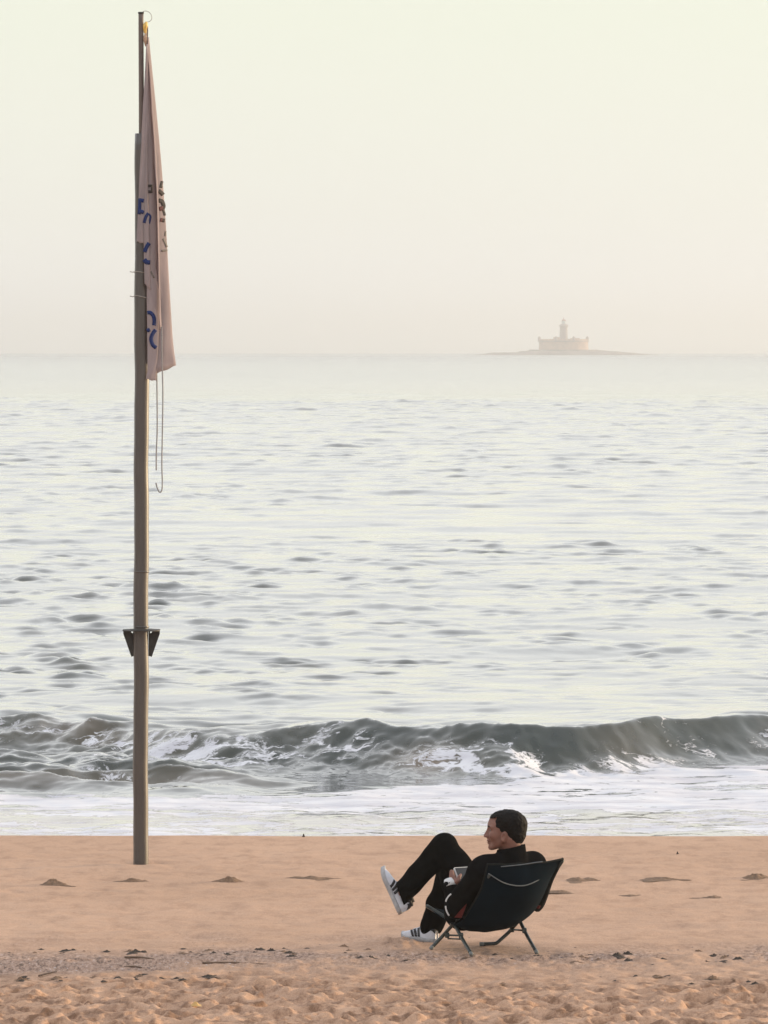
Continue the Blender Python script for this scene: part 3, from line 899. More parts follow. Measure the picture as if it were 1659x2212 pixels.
# ------------------------------------------------------------------ signed-distance modelling (for the body and its clothes)
class SDF:
    def __init__(self, lo, hi, h):
        self.h = h; self.lo = np.array(lo, float)
        self.n = np.ceil((np.array(hi) - self.lo) / h).astype(int) + 1
        self.D = np.full(self.n, 0.2, np.float32)
    def _slice(self, lo, hi):
        a = np.clip(np.floor((np.array(lo) - self.lo) / self.h).astype(int), 0, self.n - 1)
        b = np.clip(np.ceil((np.array(hi) - self.lo) / self.h).astype(int) + 1, 1, self.n)
        g = [self.lo[i] + self.h * np.arange(a[i], b[i]) for i in range(3)]
        Xg = np.meshgrid(*g, indexing='ij')
        return tuple(slice(a[i], b[i]) for i in range(3)), Xg
    def add(self, lo, hi, fn, k=0.02, op='union'):
        pad = k + 3 * self.h
        sl, (x, y, z) = self._slice(np.array(lo) - pad, np.array(hi) + pad)
        if x.size == 0: return
        d = fn(x, y, z).astype(np.float32)
        D = self.D[sl]
        if op == 'cut':
            d = -d
            hh = np.clip(0.5 - 0.5 * (d - D) / k, 0, 1)
            self.D[sl] = D * hh + d * (1 - hh) + k * hh * (1 - hh)
            self.D[sl] = np.maximum(self.D[sl], D)
        else:
            hh = np.clip(0.5 + 0.5 * (d - D) / k, 0, 1)
            self.D[sl] = d * (1 - hh) + D * hh - k * hh * (1 - hh)
    def capsule(self, a, b, ra, rb, k=0.02, op='union'):
        a, b = np.array(a, float), np.array(b, float)
        r = max(ra, rb)
        ab = b - a; L2 = max(float(ab @ ab), 1e-9)
        def fn(x, y, z):
            t = np.clip(((x - a[0]) * ab[0] + (y - a[1]) * ab[1] + (z - a[2]) * ab[2]) / L2, 0, 1)
            return np.sqrt((x - a[0] - ab[0] * t) ** 2 + (y - a[1] - ab[1] * t) ** 2 + (z - a[2] - ab[2] * t) ** 2) - (ra + (rb - ra) * t)
        self.add(np.minimum(a, b) - r, np.maximum(a, b) + r, fn, k, op)
    def ellipsoid(self, c, rad, M, k=0.015, op='union'):
        """M: rows are the local axes in world space"""
        c = np.array(c, float); rad = np.array(rad, float); M = np.array(M, float)
        r = rad.max()
        def fn(x, y, z):
            p = [M[i, 0] * (x - c[0]) + M[i, 1] * (y - c[1]) + M[i, 2] * (z - c[2]) for i in range(3)]
            k0 = np.sqrt(sum((p[i] / rad[i]) ** 2 for i in range(3)))
            k1 = np.sqrt(sum((p[i] / rad[i] ** 2) ** 2 for i in range(3))) + 1e-9
            return k0 * (k0 - 1) / k1
        self.add(c - r, c + r, fn, k, op)
    def cut_plane(self, c, nrm, lo, hi):
        c = np.array(c, float); nrm = np.array(nrm, float); nrm /= np.linalg.norm(nrm)
        sl, (x, y, z) = self._slice(lo, hi)
        d = ((x - c[0]) * nrm[0] + (y - c[1]) * nrm[1] + (z - c[2]) * nrm[2]).astype(np.float32)
        self.D[sl] = np.maximum(self.D[sl], d)
    def wrinkle(self, amp, freq, seed, dirs=None):
        m = np.abs(self.D) < 0.03
        idx = np.argwhere(m)
        p = self.lo + idx * self.h
        r_ = np.random.default_rng(seed)
        v = np.zeros(len(p))
        for i in range(9):
            d = r_.normal(size=3); d /= np.linalg.norm(d)
            if dirs is not None: d = d * 0.45 + np.array(dirs) * r_.choice([-1, 1])
            f = freq * r_.uniform(0.6, 1.7)
            ph = p @ d * f + r_.uniform(0, 6.28)
            v += np.sin(ph + 1.3 * np.sin(p @ np.roll(d, 1) * f * 0.5)) / 9 * 1.8
        self.D[m] += (amp * v).astype(np.float32)
    def mesh(self):
        D, h = self.D, self.h
        S = D < 0
        c = [S[i:S.shape[0] - 1 + i, j:S.shape[1] - 1 + j, k:S.shape[2] - 1 + k] for i in (0, 1) for j in (0, 1) for k in (0, 1)]
        allc = np.logical_and.reduce(c); anyc = np.logical_or.reduce(c)
        act = anyc & ~allc
        idx = np.argwhere(act)
        vid = np.full(act.shape, -1, np.int64); vid[act] = np.arange(len(idx))
        corners = [(i, j, k) for i in (0, 1) for j in (0, 1) for k in (0, 1)]
        vals = {cc: D[idx[:, 0] + cc[0], idx[:, 1] + cc[1], idx[:, 2] + cc[2]].astype(np.float64) for cc in corners}
        acc = np.zeros((len(idx), 3)); cnt = np.zeros(len(idx))
        for ca in corners:
            for ax in range(3):
                if ca[ax] == 1: continue
                cb = list(ca); cb[ax] = 1; cb = tuple(cb)
                va, vb = vals[ca], vals[cb]
                m = (va < 0) != (vb < 0)
                t = np.where(m, va / np.where(m, va - vb, 1), 0)
                for q_ in range(3):
                    acc[:, q_] += np.where(m, ca[q_] + (t if q_ == ax else 0), 0)
                cnt += m
        V = self.lo + (idx + acc / cnt[:, None]) * h
        F = []
        for ax in range(3):
            o = [(1, 0, 0), (0, 1, 0), (0, 0, 1)][ax]
            A = S[:S.shape[0] - o[0], :S.shape[1] - o[1], :S.shape[2] - o[2]]
            Bq = S[o[0]:, o[1]:, o[2]:]
            e = np.argwhere(A != Bq)
            b1, b2 = [(1, 2), (2, 0), (0, 1)][ax]
            ok = (e[:, b1] > 0) & (e[:, b2] > 0) & (e[:, b1] < S.shape[b1] - 1) & (e[:, b2] < S.shape[b2] - 1)
            e = e[ok]
            ins = A[e[:, 0], e[:, 1], e[:, 2]]
            def cell(d1, d2):
                q_ = e.copy(); q_[:, b1] += d1; q_[:, b2] += d2
                return vid[q_[:, 0], q_[:, 1], q_[:, 2]]
            quad = np.stack([cell(-1, -1), cell(0, -1), cell(0, 0), cell(-1, 0)], 1)
            quad[~ins] = quad[~ins][:, ::-1]
            F.append(quad)
        return V, np.concatenate(F)

def smooth_obj(o, it=4, f=0.5):
    md = o.modifiers.new('relax', 'SMOOTH'); md.iterations = it; md.factor = f

vec = lambda v: np.array(v, float)

# ------------------------------------------------------------------ folding sling chair
Fd = Vector((-0.475, 0.880, 0))      # the way the chair faces
Rt = Vector((0.880, 0.475, 0))       # its right-hand side
Hb = -Fd
HIP = P(1032, 1965, 31.85)
m_frame, N, L, B = new_mat('chair_frame_grey')
nz = noise_node(N, L, 40, 4, 0.6, mapped(N, L, (1, 1, 1)))
rc = ramp_node(N, L, nz.outputs[0], [(0.3, (0.036, 0.045, 0.043)), (0.7, (0.060, 0.070, 0.067))])
L.new(rc.outputs[0], B.inputs['Base Color'])
B.inputs['Roughness'].default_value = 0.38; B.inputs['Metallic'].default_value = 0.35
m_sling, N, L, B = new_mat('sling_fabric_navy')
wv = N.new('ShaderNodeTexWave'); wv.inputs['Scale'].default_value = 240; wv.inputs['Distortion'].default_value = 0.6
L.new(mapped(N, L, (1, 1, 1)), wv.inputs['Vector'])
nz = noise_node(N, L, 5, 4, 0.6, mapped(N, L, (1, 1, 1)))
rc = ramp_node(N, L, nz.outputs[0], [(0.3, (0.0026, 0.0080, 0.0140)), (0.7, (0.0040, 0.0120, 0.0200))])
L.new(rc.outputs[0], B.inputs['Base Color'])
B.inputs['Roughness'].default_value = 0.9; B.inputs['Specular IOR Level'].default_value = 0.05
bump(N, L, B, wv.outputs[0], 0.12, 0.001)
m_edge = simple_mat('sling_edge_black', (0.008, 0.010, 0.010), 0.85, 0, 0.3, 30, spec=0.2)
m_red = simple_mat('sling_lining_red', (0.095, 0.006, 0.005), 0.8, 0, 0.2, 60)
m_pipe = simple_mat('sling_piping_grey', (0.12, 0.135, 0.14), 0.6, 0, 0.15, 80)
m_foot = simple_mat('foot_cap_grey', (0.16, 0.17, 0.165), 0.6, 0, 0.2, 80)

fA, fB, fC, fD = on_sand(932, 2052), on_sand(1018, 2065), on_sand(1072, 2043), on_sand(1159, 2061)
fC0 = on_sand(1040, 2043.5)
RL = P(1053, 1867, 31.33); RR = P(1215.5, 1855, 31.555)
FL = P(922, 1957, 32.02); FR = FL + Rt * 0.44
chair = empty('camping_chair', (fA + fB + fC + fD) / 4)
tag(chair, 'low folding camping chair with dark navy fabric sling and grey metal legs', 'chair')
up = Vector((0, 0, 0.011))
legA = [fA + up, P(957, 2021, 31.83), P(982, 1993, 31.74), P(1003, 1969, 31.66), RL + Vector((0.014, 0.035, -0.06))]
legB = [fB + up, P(998, 2027, 31.66), P(979, 1991, 31.78), P(950, 1974, 31.91), FL]
legC = [fC0 + up, fC + up + Vector((0, 0, .002)), P(1098, 2015, 32.06), P(1125, 1984, 31.98), P(1149, 1958, 31.88), RR + Vector((0, .01, -.01))]
legD = [fD + up, P(1139, 2022, 31.80), P(1119, 1981, 31.93), P(1103, 1963, 32.01), FR]
def leg_obj(pts, r=0.0105):
    pts = [Vector(p) for p in pts]
    fine = []
    for i in range(len(pts) - 1):
        for t in (0, .12, .5, .88): fine.append(pts[i].lerp(pts[i + 1], t))
    fine.append(pts[-1])
    for _ in range(1):
        fine = [fine[0]] + [(fine[i - 1] + fine[i] * 2 + fine[i + 1]) / 4 for i in range(1, len(fine) - 1)] + [fine[-1]]
    return tube('leg', fine, r, m_frame, chair, 12)
lA, lB, lC, lD = leg_obj(legA), leg_obj(legB), leg_obj(legC), leg_obj(legD)
for lg, f0, f1 in ((lA, fA, legA[1]), (lB, fB, legB[1]), (lC, fC0, fC), (lD, fD, legD[1])):
    d = (Vector(f1) - f0).normalized()
    tube('foot_cap', [f0 + up - d * 0.010, f0 + up + d * 0.014], 0.0116, m_foot, lg, 10)
def spreader(a, b, double=False):
    o = tube('spreader_bar', [a, b], 0.0055, m_frame, chair, 8)
    if double:
        tube('spreader_bar', [a + Vector((0.004, 0, -0.020)), b + Vector((-0.002, 0, -0.020))], 0.0045, m_frame, chair, 8)
    for p in (a, b):
        s = box_geo(p, 0.026, 0.030, 0.030)
        h_ = mesh_obj('hinge_bracket', s[0], s[1], m_frame, chair, False)
        bv = h_.modifiers.new('bev', 'BEVEL'); bv.width = 0.005; bv.segments = 2
spreader(P(966, 2020, 31.81), P(996, 2021, 31.68), True)
spreader(P(1106, 2008, 32.04), P(1133, 2010, 31.83))
for c_, n_ in ((P(982, 1993, 31.76), 'pivot_hub'), (P(1122, 1984, 31.955), 'pivot_hub')):
    tube(n_, [c_ - Rt * 0.024, c_ + Rt * 0.024], 0.015, m_frame, chair, 12)
# sling surface
def ch(s, lat, z): return HIP + Hb * s + Rt * lat + Vector((0, 0, z - HIP.z))
def to_sl(p): d = p - HIP; return d.dot(Hb), d.dot(Rt), p.z
sRL, sRR, sFL, sFR = to_sl(RL), to_sl(RR), to_sl(FL), to_sl(FR)
left = [sFL, (-.09, -.185, .185), (.07, -.19, .165), (.17, -.185, .205), (.28, -.188, .295), (.39, -.192, .40), sRL]
mid = [(-.27, .03, .205), (-.12, .03, .135), (.05, .02, .108), (.20, .035, .150), (.335, .05, .255), (.45, .05, .385), (.505, .03, .532)]
right = [sFR, (-.08, .27, .215), (.06, .30, .225), (.135, .315, .250), (.23, .300, .32), (.34, .283, .425), sRR]
NU, NV = 26, 36
lcv = catmull([Vector(p) for p in left], 6); mcv = catmull([Vector(p) for p in mid], 6); rcv = catmull([Vector(p) for p in right], 6)
V, F = [], []
grid = {}
for j in range(len(lcv)):
    for i in range(NU + 1):
        u = i / NU
        w = abs(2 * u - 1)
        e_ = lcv[j] if u < 0.5 else rcv[j]
        b_ = w ** 2.5
        p = mcv[j].lerp(e_, b_)
        lat_lin = mcv[j].y + (e_.y - mcv[j].y) * w ** 1.05
        wr_ = 0.003 * math.sin(u * 23 + j * 0.5) * (1 - w)
        g_ = ch(p.x + wr_, lat_lin, p.z + wr_)
        grid[(i, j)] = g_
        V.append(g_)
nj = len(lcv)
for j in range(nj - 1):
    for i in range(NU):
        a = j * (NU + 1) + i
        F.append((a, a + 1, a + NU + 2, a + NU + 1))
sling = mesh_obj('fabric_sling', V, F, m_sling, chair)
md = sling.modifiers.new('thick', 'SOLIDIFY'); md.thickness = 0.004; md.offset = 0
md = sling.modifiers.new('sub', 'SUBSURF'); md.levels = 1; md.render_levels = 1
def grid_at(u, j):
    f = u * NU; i = min(int(f), NU - 1); f -= i
    j0 = min(int(j), nj - 2); g = j - j0
    return grid[(i, j0)].lerp(grid[(i + 1, j0)], f).lerp(grid[(i, j0 + 1)].lerp(grid[(i + 1, j0 + 1)], f), g)
# hem along the top, sleeves round the back posts
hem = [grid_at(u, nj - 1) for u in np.linspace(0, 1, 20)]
tube('hem', hem, 0.0052, m_edge, sling, 8)
for u_, rng_ in ((1.0, (17, nj - 1)), (0.0, (18, nj - 1))):
    pts = [grid_at(u_, j) + Vector((0, 0.004, 0)) for j in np.linspace(*rng_, 14)]
    tube('post_sleeve', pts, [(0.030 * (1 - t) ** 0.6 + 0.005) if u_ == 1.0 else 0.006 for t in np.linspace(0.05, 0.98, 14)], m_edge, sling, 12)
# red lining showing at the seat corners
def lining(pts):
    V = [p for p in pts] + [p + Vector((0.003, 0.008, 0)) for p in pts]
    k = len(pts)
    F = [tuple(range(k)), tuple(range(k, 2 * k))[::-1]] + [(i, (i + 1) % k, k + (i + 1) % k, k + i) for i in range(k)]
    mesh_obj('red_lining', V, F, m_red, sling, False)
lining([P(981, 1982, 31.585), P(996, 1983, 31.585), P(1003, 1966, 31.565), P(1008, 1952, 31.545), P(1003, 1957, 31.545), P(991, 1970, 31.565)])
lining([P(1154, 1961, 31.80), P(1164, 1963, 31.80), P(1167, 1957, 31.79), P(1158, 1955, 31.79)])
# piping on the back panel
def on_back(px, py):
    """the outer face of the sling seen at that picture position"""
    best, bp_ = 1e9, None
    d = ray(px, py).normalized(); o = Vector((0, 0, CAM_H))
    for (i, j), g_ in grid.items():
        if j < 14: continue
        q_ = g_ - o
        dist = (q_ - d * q_.dot(d)).length
        if dist < best: best, bp_ = dist, g_
    return P(px, py, bp_.y - 0.012)
arc = [(1055.5, 1887), (1069, 1896), (1084, 1905), (1096, 1909.5), (1109, 1912.4), (1120, 1913.4), (1131, 1913), (1142, 1910.5), (1153, 1906), (1164, 1900), (1175, 1893), (1191, 1879)]
raw = [on_back(*p) for p in arc]
dd = [p.y for p in raw]
for _ in range(6): dd = [dd[0]] + [(dd[i - 1] + dd[i] + dd[i + 1]) / 3 for i in range(1, len(dd) - 1)] + [dd[-1]]
arc_pts = [P(*arc[i], dd[i]) for i in range(len(arc))]
tube('piping', catmull(arc_pts, 4), 0.0034, m_pipe, sling, 8)
top = [(1082, 1872), (1100, 1870.5), (1120, 1868.5), (1140, 1866), (1158, 1863), (1172, 1861.5)]
raw = [on_back(*p) for p in top]; dm = min(p.y for p in raw)
tube('piping', catmull([P(*p, dm - 0.002 + 0.01 * i / 5) for i, p in enumerate(top)], 4), 0.0028, m_pipe, sling, 8)

# ------------------------------------------------------------------ the seated person
SHO = P(1105, 1877, 31.5)
HEAD = P(1093.8, 1789.1, 31.52)
sh_l, sh_r = SHO - Rt * 0.165 + Fd * 0.05, SHO + Rt * 0.165 + Fd * 0.03
hip_l, hip_r = HIP - Rt * 0.085 + Fd * 0.0, HIP + Rt * 0.085
kn_r, an_r = P(959, 1829, 31.97), P(868, 1930, 32.06)      # crossed over the other
kn_l, an_l = P(969, 1872, 32.15), P(931, 2008, 32.26)
el_l, wr_l = P(985, 1961, 31.65), P(976, 1916, 31.70)
el_r = Vector((0.80, 31.83, 0.29))
# handheld device: lies in the hands, its screen turned to the face
TLc = P(980, 1874, 31.73)
dt = Vector((0.81, 0.58, 0)).normalized(); dn = Vector((0.48, -0.67, 0.557)).normalized()
dt = (dt - dn * dt.dot(dn)).normalized()
ddn = dt.cross(dn); ddn = ddn if ddn.z < 0 else -ddn
DW, DH = 0.150, 0.088
def dev(a, b, c=0.0): return TLc + dt * a + ddn * b + dn * c
wr_r = dev(DW + 0.05, 0.09, -0.02)

person = empty('person', on_sand(1010, 2030))
tag(person, 'person in black tracksuit and white striped trainers, one leg crossed over, looking along the shore', 'person')

m_skin, N, L, B = new_mat('skin')
nz = noise_node(N, L, 30, 4, 0.6, mapped(N, L, (1, 1, 1)))
rc = ramp_node(N, L, nz.outputs[0], [(0.3, (0.185, 0.082, 0.060)), (0.7, (0.235, 0.112, 0.082))])
L.new(rc.outputs[0], B.inputs['Base Color'])
B.inputs['Roughness'].default_value = 0.55
B.inputs['Subsurface Weight'].default_value = 0.25
B.inputs['Subsurface Radius'].default_value = (0.012, 0.005, 0.003)
m_hair, N, L, B = new_mat('dark_hair')
nz = noise_node(N, L, 60, 4, 0.7, mapped(N, L, (1, 1, 0.25)))
rc = ramp_node(N, L, nz.outputs[0], [(0.3, (0.0035, 0.0028, 0.0026)), (0.7, (0.008, 0.0058, 0.005))])
L.new(rc.outputs[0], B.inputs['Base Color'])
B.inputs['Roughness'].default_value = 0.7; B.inputs['Specular IOR Level'].default_value = 0.15
bump(N, L, B, nz.outputs[0], 0.5, 0.004)
m_jacket = simple_mat('jacket_black', (0.0052, 0.0052, 0.0055), 1.0, 0, 0.3, 25, (1, 1, 1), 0.25, 0.003, 0.04)
m_trouser = simple_mat('trousers_black', (0.0050, 0.0052, 0.0052), 1.0, 0, 0.3, 25, (1, 1, 1), 0.25, 0.003, 0.04)
m_white = simple_mat('white_trim', (0.62, 0.62, 0.62), 0.7, 0, 0.08, 60)
m_eye = simple_mat('eye_white', (0.20, 0.17, 0.16), 0.5, 0, 0.05, 60)
m_brow = simple_mat('eyebrow_dark', (0.015, 0.011, 0.010), 0.8, 0, 0.2, 90)

# head axes: facing along the shore, a little away from us
hy = R(11)
hf = vec((-math.cos(hy), math.sin(hy), 0.0)); hl = vec((-math.sin(hy), -math.cos(hy), 0.0)); hu = vec((0, 0, 1.0))
HM = np.array([hf, hl, hu])
H0 = vec(HEAD)
def hp(f, l, u): return H0 + hf * f + hl * l + hu * u

lo = np.min([vec(an_l), vec(an_r), H0, vec(sh_l), vec(sh_r)], 0) - 0.2
hi = np.max([vec(an_l), vec(an_r), H0, vec(sh_l), vec(sh_r)], 0) + 0.2
lo[2] = 0.0
S = SDF(lo, hi, 0.0036)
# skull, face and neck
S.ellipsoid(hp(-.010, 0, .020), (.101, .072, .079), HM, .01)
S.ellipsoid(hp(.036, 0, -.028), (.061, .057, .082), HM, .03)
S.ellipsoid(hp(.020, 0, -.055), (.064, .052, .052), HM, .03)
S.capsule(hp(.070, 0, .045), hp(.080, 0, .018), .026, .026, .02)
for s in (-1, 1):
    S.capsule(hp(-.005, s * .050, -.062), hp(.070, s * .020, -.106), .014, .015, .022)
    S.ellipsoid(hp(.062, s * .038, -.038), (.026, .018, .020), HM, .02)
    S.capsule(hp(.090, s * .012, .008), hp(.076, s * .042, .006), .010, .009, .012)
S.capsule(hp(.083, 0, -.098), hp(.088, 0, -.108), .017, .016, .02)
S.capsule(hp(.086, 0, .000), hp(.094, 0, -.052), .013, .017, .010)
S.capsule(hp(.098, 0, .000), hp(.1205, 0, -.044), .0075, .0098, .010)
for s in (-1, 1):
    S.ellipsoid(hp(.109, s * .011, -.046), (.012, .008, .008), HM, .006)
S.ellipsoid(hp(.1005, 0, -.0705), (.0115, .024, .0070), HM, .006)
S.ellipsoid(hp(.0985, 0, -.0825), (.0110, .020, .0070), HM, .006)
for s in (-1, 1):
    S.ellipsoid(hp(.101, s * .033, -.010), (.016, .017, .011), HM, .012, 'cut')
S.capsule(hp(.108, -.02, -.0765), hp(.108, .02, -.0765), .0022, .0022, .004, 'cut')
# ears
for s in (-1, 1):
    te = R(14)
    EM = np.array([hf * math.cos(te) + hu * math.sin(te), hl * math.cos(R(16)) - s * hf * math.sin(R(16)) * 1.0, hu * math.cos(te) - hf * math.sin(te)])
    c_e = hp(.002, s * .073, -.042)
    S.ellipsoid(c_e, (.0185, .0085, .031), EM, .006)
    S.ellipsoid(c_e + hl * s * .009 + hf * .004, (.0095, .006, .017), EM, .005, 'cut')
    S.ellipsoid(hp(.006, s * .068, -.068), (.009, .007, .010), HM, .006)
NECKB = vec(SHO) + vec((0, 0.02, 0.03))
S.capsule(hp(-.030, 0, -.060), NECKB, .054, .050, .025)
# trunk and limbs inside the clothes
S.capsule(vec(hip_l), vec(hip_r), .09, .09, .03)
S.capsule(vec(HIP), vec(SHO), .08, .06, .03)
S.capsule(vec(sh_l), vec(sh_r), .05, .05, .04)
for a, b, ra, rb in ((hip_l, kn_l, .07, .048), (kn_l, an_l, .048, .034), (hip_r, kn_r, .07, .048), (kn_r, an_r, .048, .026),
                     (sh_l, el_l, .045, .036), (el_l, wr_l, .036, .024), (sh_r, el_r, .045, .036), (el_r, wr_r, .036, .024)):
    S.capsule(vec(a), vec(b), ra, rb, .02)
# feet inside the shoes
# hands: palms beside the device, fingers wrapped behind it, thumbs on its face
for side_, wr0 in ((0, wr_l), (1, wr_r)):
    sg = 1 if side_ == 0 else -1
    ed = lambda out_, b, c: dev((-out_ if side_ == 0 else DW + out_), b, c)
    kn = [ed(.020, .022, -.006), ed(.024, .040, -.008), ed(.024, .057, -.008), ed(.020, .073, -.007)]
    palm_c = ed(.016, .066, .004)
    for i, k0 in enumerate(kn):
        S.capsule(vec(wr0), vec(k0), .017, .0115, .010)
        ln = (.050, .058, .054, .042)[i]
        b0 = (.020, .038, .055, .071)[i]
        j1 = ed(.006, b0 - .002, -.016); j2 = ed(-ln * .55, b0 - .004, -.017); j3 = ed(-ln, b0 - .002, -.0145)
        S.capsule(vec(k0), vec(j1), .0098, .0090, .004)
        S.capsule(vec(j1), vec(j2), .0090, .0082, .003)
        S.capsule(vec(j2), vec(j3), .0082, .0070, .003)
    t0 = ed(.014, .092, .012); t1 = ed(.004, .074, .020); t2 = ed(-.018, .056, .0135)
    S.capsule(vec(wr0), vec(t0), .018, .0135, .010)
    S.capsule(vec(t0), vec(t1), .0125, .0105, .006)
    S.capsule(vec(t1), vec(t2), .0105, .0080, .004)
V, F = S.mesh()
body = mesh_obj('body', V, F, m_skin, person)
smooth_obj(body, 2, 0.4)
del S

# eyes, brows
def blob(name, c, rad, M, mat, parent, seg=14):
    V, F = [], []
    for i in range(seg + 1):
        ph = math.pi * i / seg
        for k in range(seg):
            th = 2 * math.pi * k / seg
            l_ = np.array([math.sin(ph) * math.cos(th) * rad[0], math.sin(ph) * math.sin(th) * rad[1], math.cos(ph) * rad[2]])
            V.append(tuple(np.array(c) + l_ @ np.array(M)))
    for i in range(seg):
        for k in range(seg):
            k2 = (k + 1) % seg
            F.append((i * seg + k, (i + 1) * seg + k, (i + 1) * seg + k2, i * seg + k2))
    return mesh_obj(name, V, F, mat, parent)
for s in (-1, 1):
    ey = blob('eye', hp(.0775, s * .032, -.010), (.0115, .0115, .0105), HM, m_eye, body)
    blob('iris', hp(.0872, s * .0325, -.010), (.0030, .0055, .0055), HM, m_brow, ey)
    tube('eyebrow', catmull([hp(.102, s * .014, .0065), hp(.098, s * .028, .013), hp(.084, s * .046, .009)], 5), [.0024, .003, .0034, .0036, .0036, .0034, .003, .0026, .0022, .0018, .0014], m_brow, body, 8)
    tube('eyelid', catmull([hp(.094, s * .020, -.008), hp(.0935, s * .031, -.0035), hp(.085, s * .043, -.009)], 5), .0022, m_skin, ey, 8)

# hair: a cap thicker than the skull, trimmed to the hairline seen from the side
def poly_sdf(x, y, poly):
    d = np.full(x.shape, 1e9); s = np.ones(x.shape)
    n_ = len(poly); j = n_ - 1
    for i in range(n_):
        ex, ey_ = poly[j][0] - poly[i][0], poly[j][1] - poly[i][1]
        wx, wy_ = x - poly[i][0], y - poly[i][1]
        t = np.clip((wx * ex + wy_ * ey_) / (ex * ex + ey_ * ey_), 0, 1)
        d = np.minimum(d, (wx - ex * t) ** 2 + (wy_ - ey_ * t) ** 2)
        c1, c2, c3 = y >= poly[i][1], y < poly[j][1], ex * wy_ > ey_ * wx
        m = (c1 & c2 & c3) | (~c1 & ~c2 & ~c3)
        s = np.where(m, -s, s); j = i
    return s * np.sqrt(d)
HS = SDF(H0 - 0.16, H0 + 0.16, 0.0026)
HS.ellipsoid(hp(-.014, 0, .022), (.106, .0785, .084), HM, .01)
HS.ellipsoid(hp(.028, 0, .058), (.064, .056, .036), HM, .02)
HS.ellipsoid(hp(-.052, 0, -.030), (.060, .061, .066), HM, .02)
poly = [(.094, .056), (.070, .060), (.046, .066), (.053, .040), (.047, .012), (.036, -.012), (.034, -.030), (.020, -.030), (.016, -.018), (-.006, -.012), (-.017, -.024), (-.024, -.060), (-.030, -.090), (-.095, -.098), (-.15, -.03), (-.15, .15), (.12, .15)]
sl, (x, y, z) = HS._slice(H0 - 0.16, H0 + 0.16)
fx = (x - H0[0]) * hf[0] + (y - H0[1]) * hf[1]; fu = z - H0[2]; flat = (x - H0[0]) * hl[0] + (y - H0[1]) * hl[1]
d2 = poly_sdf(fx, fu, poly).astype(np.float32)
HS.D = np.maximum(HS.D, d2)
HS.wrinkle(0.0012, 380, 4)
HS.wrinkle(0.0020, 170, 6)
V, F = HS.mesh()
hair = mesh_obj('hair', V, F, m_hair, person)
del HS, d2, fx, fu, flat, x, y, z

# jacket
JS = SDF(lo, hi, 0.0068)
T_ = (vec(SHO) - vec(HIP)); T_ /= np.linalg.norm(T_)
Rv = vec(Rt)
for f_, w_, r_ in ((0.02, .080, .108), (0.25, .075, .104), (0.5, .08, .102), (0.75, .10, .098), (0.95, .125, .075)):
    c_ = vec(HIP) + (vec(SHO) - vec(HIP)) * f_
    JS.capsule(c_ - Rv * w_, c_ + Rv * w_, r_, r_, .06)
JS.capsule(vec(sh_l), vec(sh_r), .066, .066, .04)
JS.capsule(vec(sh_l) + vec((0, 0, .0)), vec(el_l), .070, .060, .03)
JS.capsule(vec(el_l), vec(wr_l), .058, .044, .025)
JS.capsule(vec(sh_r), vec(el_r), .068, .060, .03)
JS.capsule(vec(el_r), vec(wr_r), .058, .044, .025)
# trapezius and standing collar
cb = P(1106, 1864, 31.52); ctp = P(1104.5, 1829, 31.522)
JS.capsule(vec(sh_l) + vec((.03, 0, .03)), vec(cb), .045, .062, .03)
JS.capsule(vec(sh_r) + vec((-.02, 0, .03)), vec(cb), .050, .062, .03)
JS.wrinkle(0.006, 42, 3)
cdir = vec(ctp) - vec(cb); cdir /= np.linalg.norm(cdir)
JS.capsule(vec(cb), vec(ctp) + cdir * 0.03, .088, .078, .018)
tiltn = cdir + vec((-0.16, 0, 0))
JS.cut_plane(vec(ctp), tiltn, vec(ctp) - 0.13, vec(ctp) + 0.13)
JS.capsule(vec(ctp) - cdir * .014, vec(ctp) + cdir * 0.06, .064, .064, .006, 'cut')
V, F = JS.mesh()
jacket = mesh_obj('jacket', V, F, m_jacket, person)
smooth_obj(jacket, 2, 0.4)
del JS
# white cuffs and sleeve piping
ax = (vec(wr_l) - vec(el_l)); ax /= np.linalg.norm(ax)
tube('cuff', [Vector(vec(wr_l) - ax * 0.000), Vector(vec(wr_l) + ax * 0.022), Vector(vec(wr_l) + ax * 0.046)], [.0445, .042, .036], m_white, jacket, 20)
ax2 = (vec(wr_r) - vec(el_r)); ax2 /= np.linalg.norm(ax2)
tube('cuff', [Vector(vec(wr_r)), Vector(vec(wr_r) + ax2 * 0.040)], [.044, .036], m_white, jacket, 20)
def on_mesh_y(obj, px, py):
    d = ray(px, py).normalized(); o = Vector((0, 0, CAM_H)) - Vector(person.location)
    ok, loc, nrm, _ = obj.ray_cast(o, d)
    return (loc + Vector(person.location)).y if ok else None
for pts in ([(974.5, 1931), (969, 1936), (964.5, 1943), (963, 1948)], [(962.5, 1957), (963.5, 1964), (966, 1971), (970, 1978)]):
    ys_ = [on_mesh_y(jacket, px_ + 3, py_) for px_, py_ in pts]
    ys_ = [q_ for q_ in ys_ if q_ is not None]
    yy = (min(ys_) if ys_ else 31.6) - 0.004
    tube('sleeve_piping', catmull([P(px_, py_, yy) for px_, py_ in pts], 4), .0045, m_white, jacket, 8)

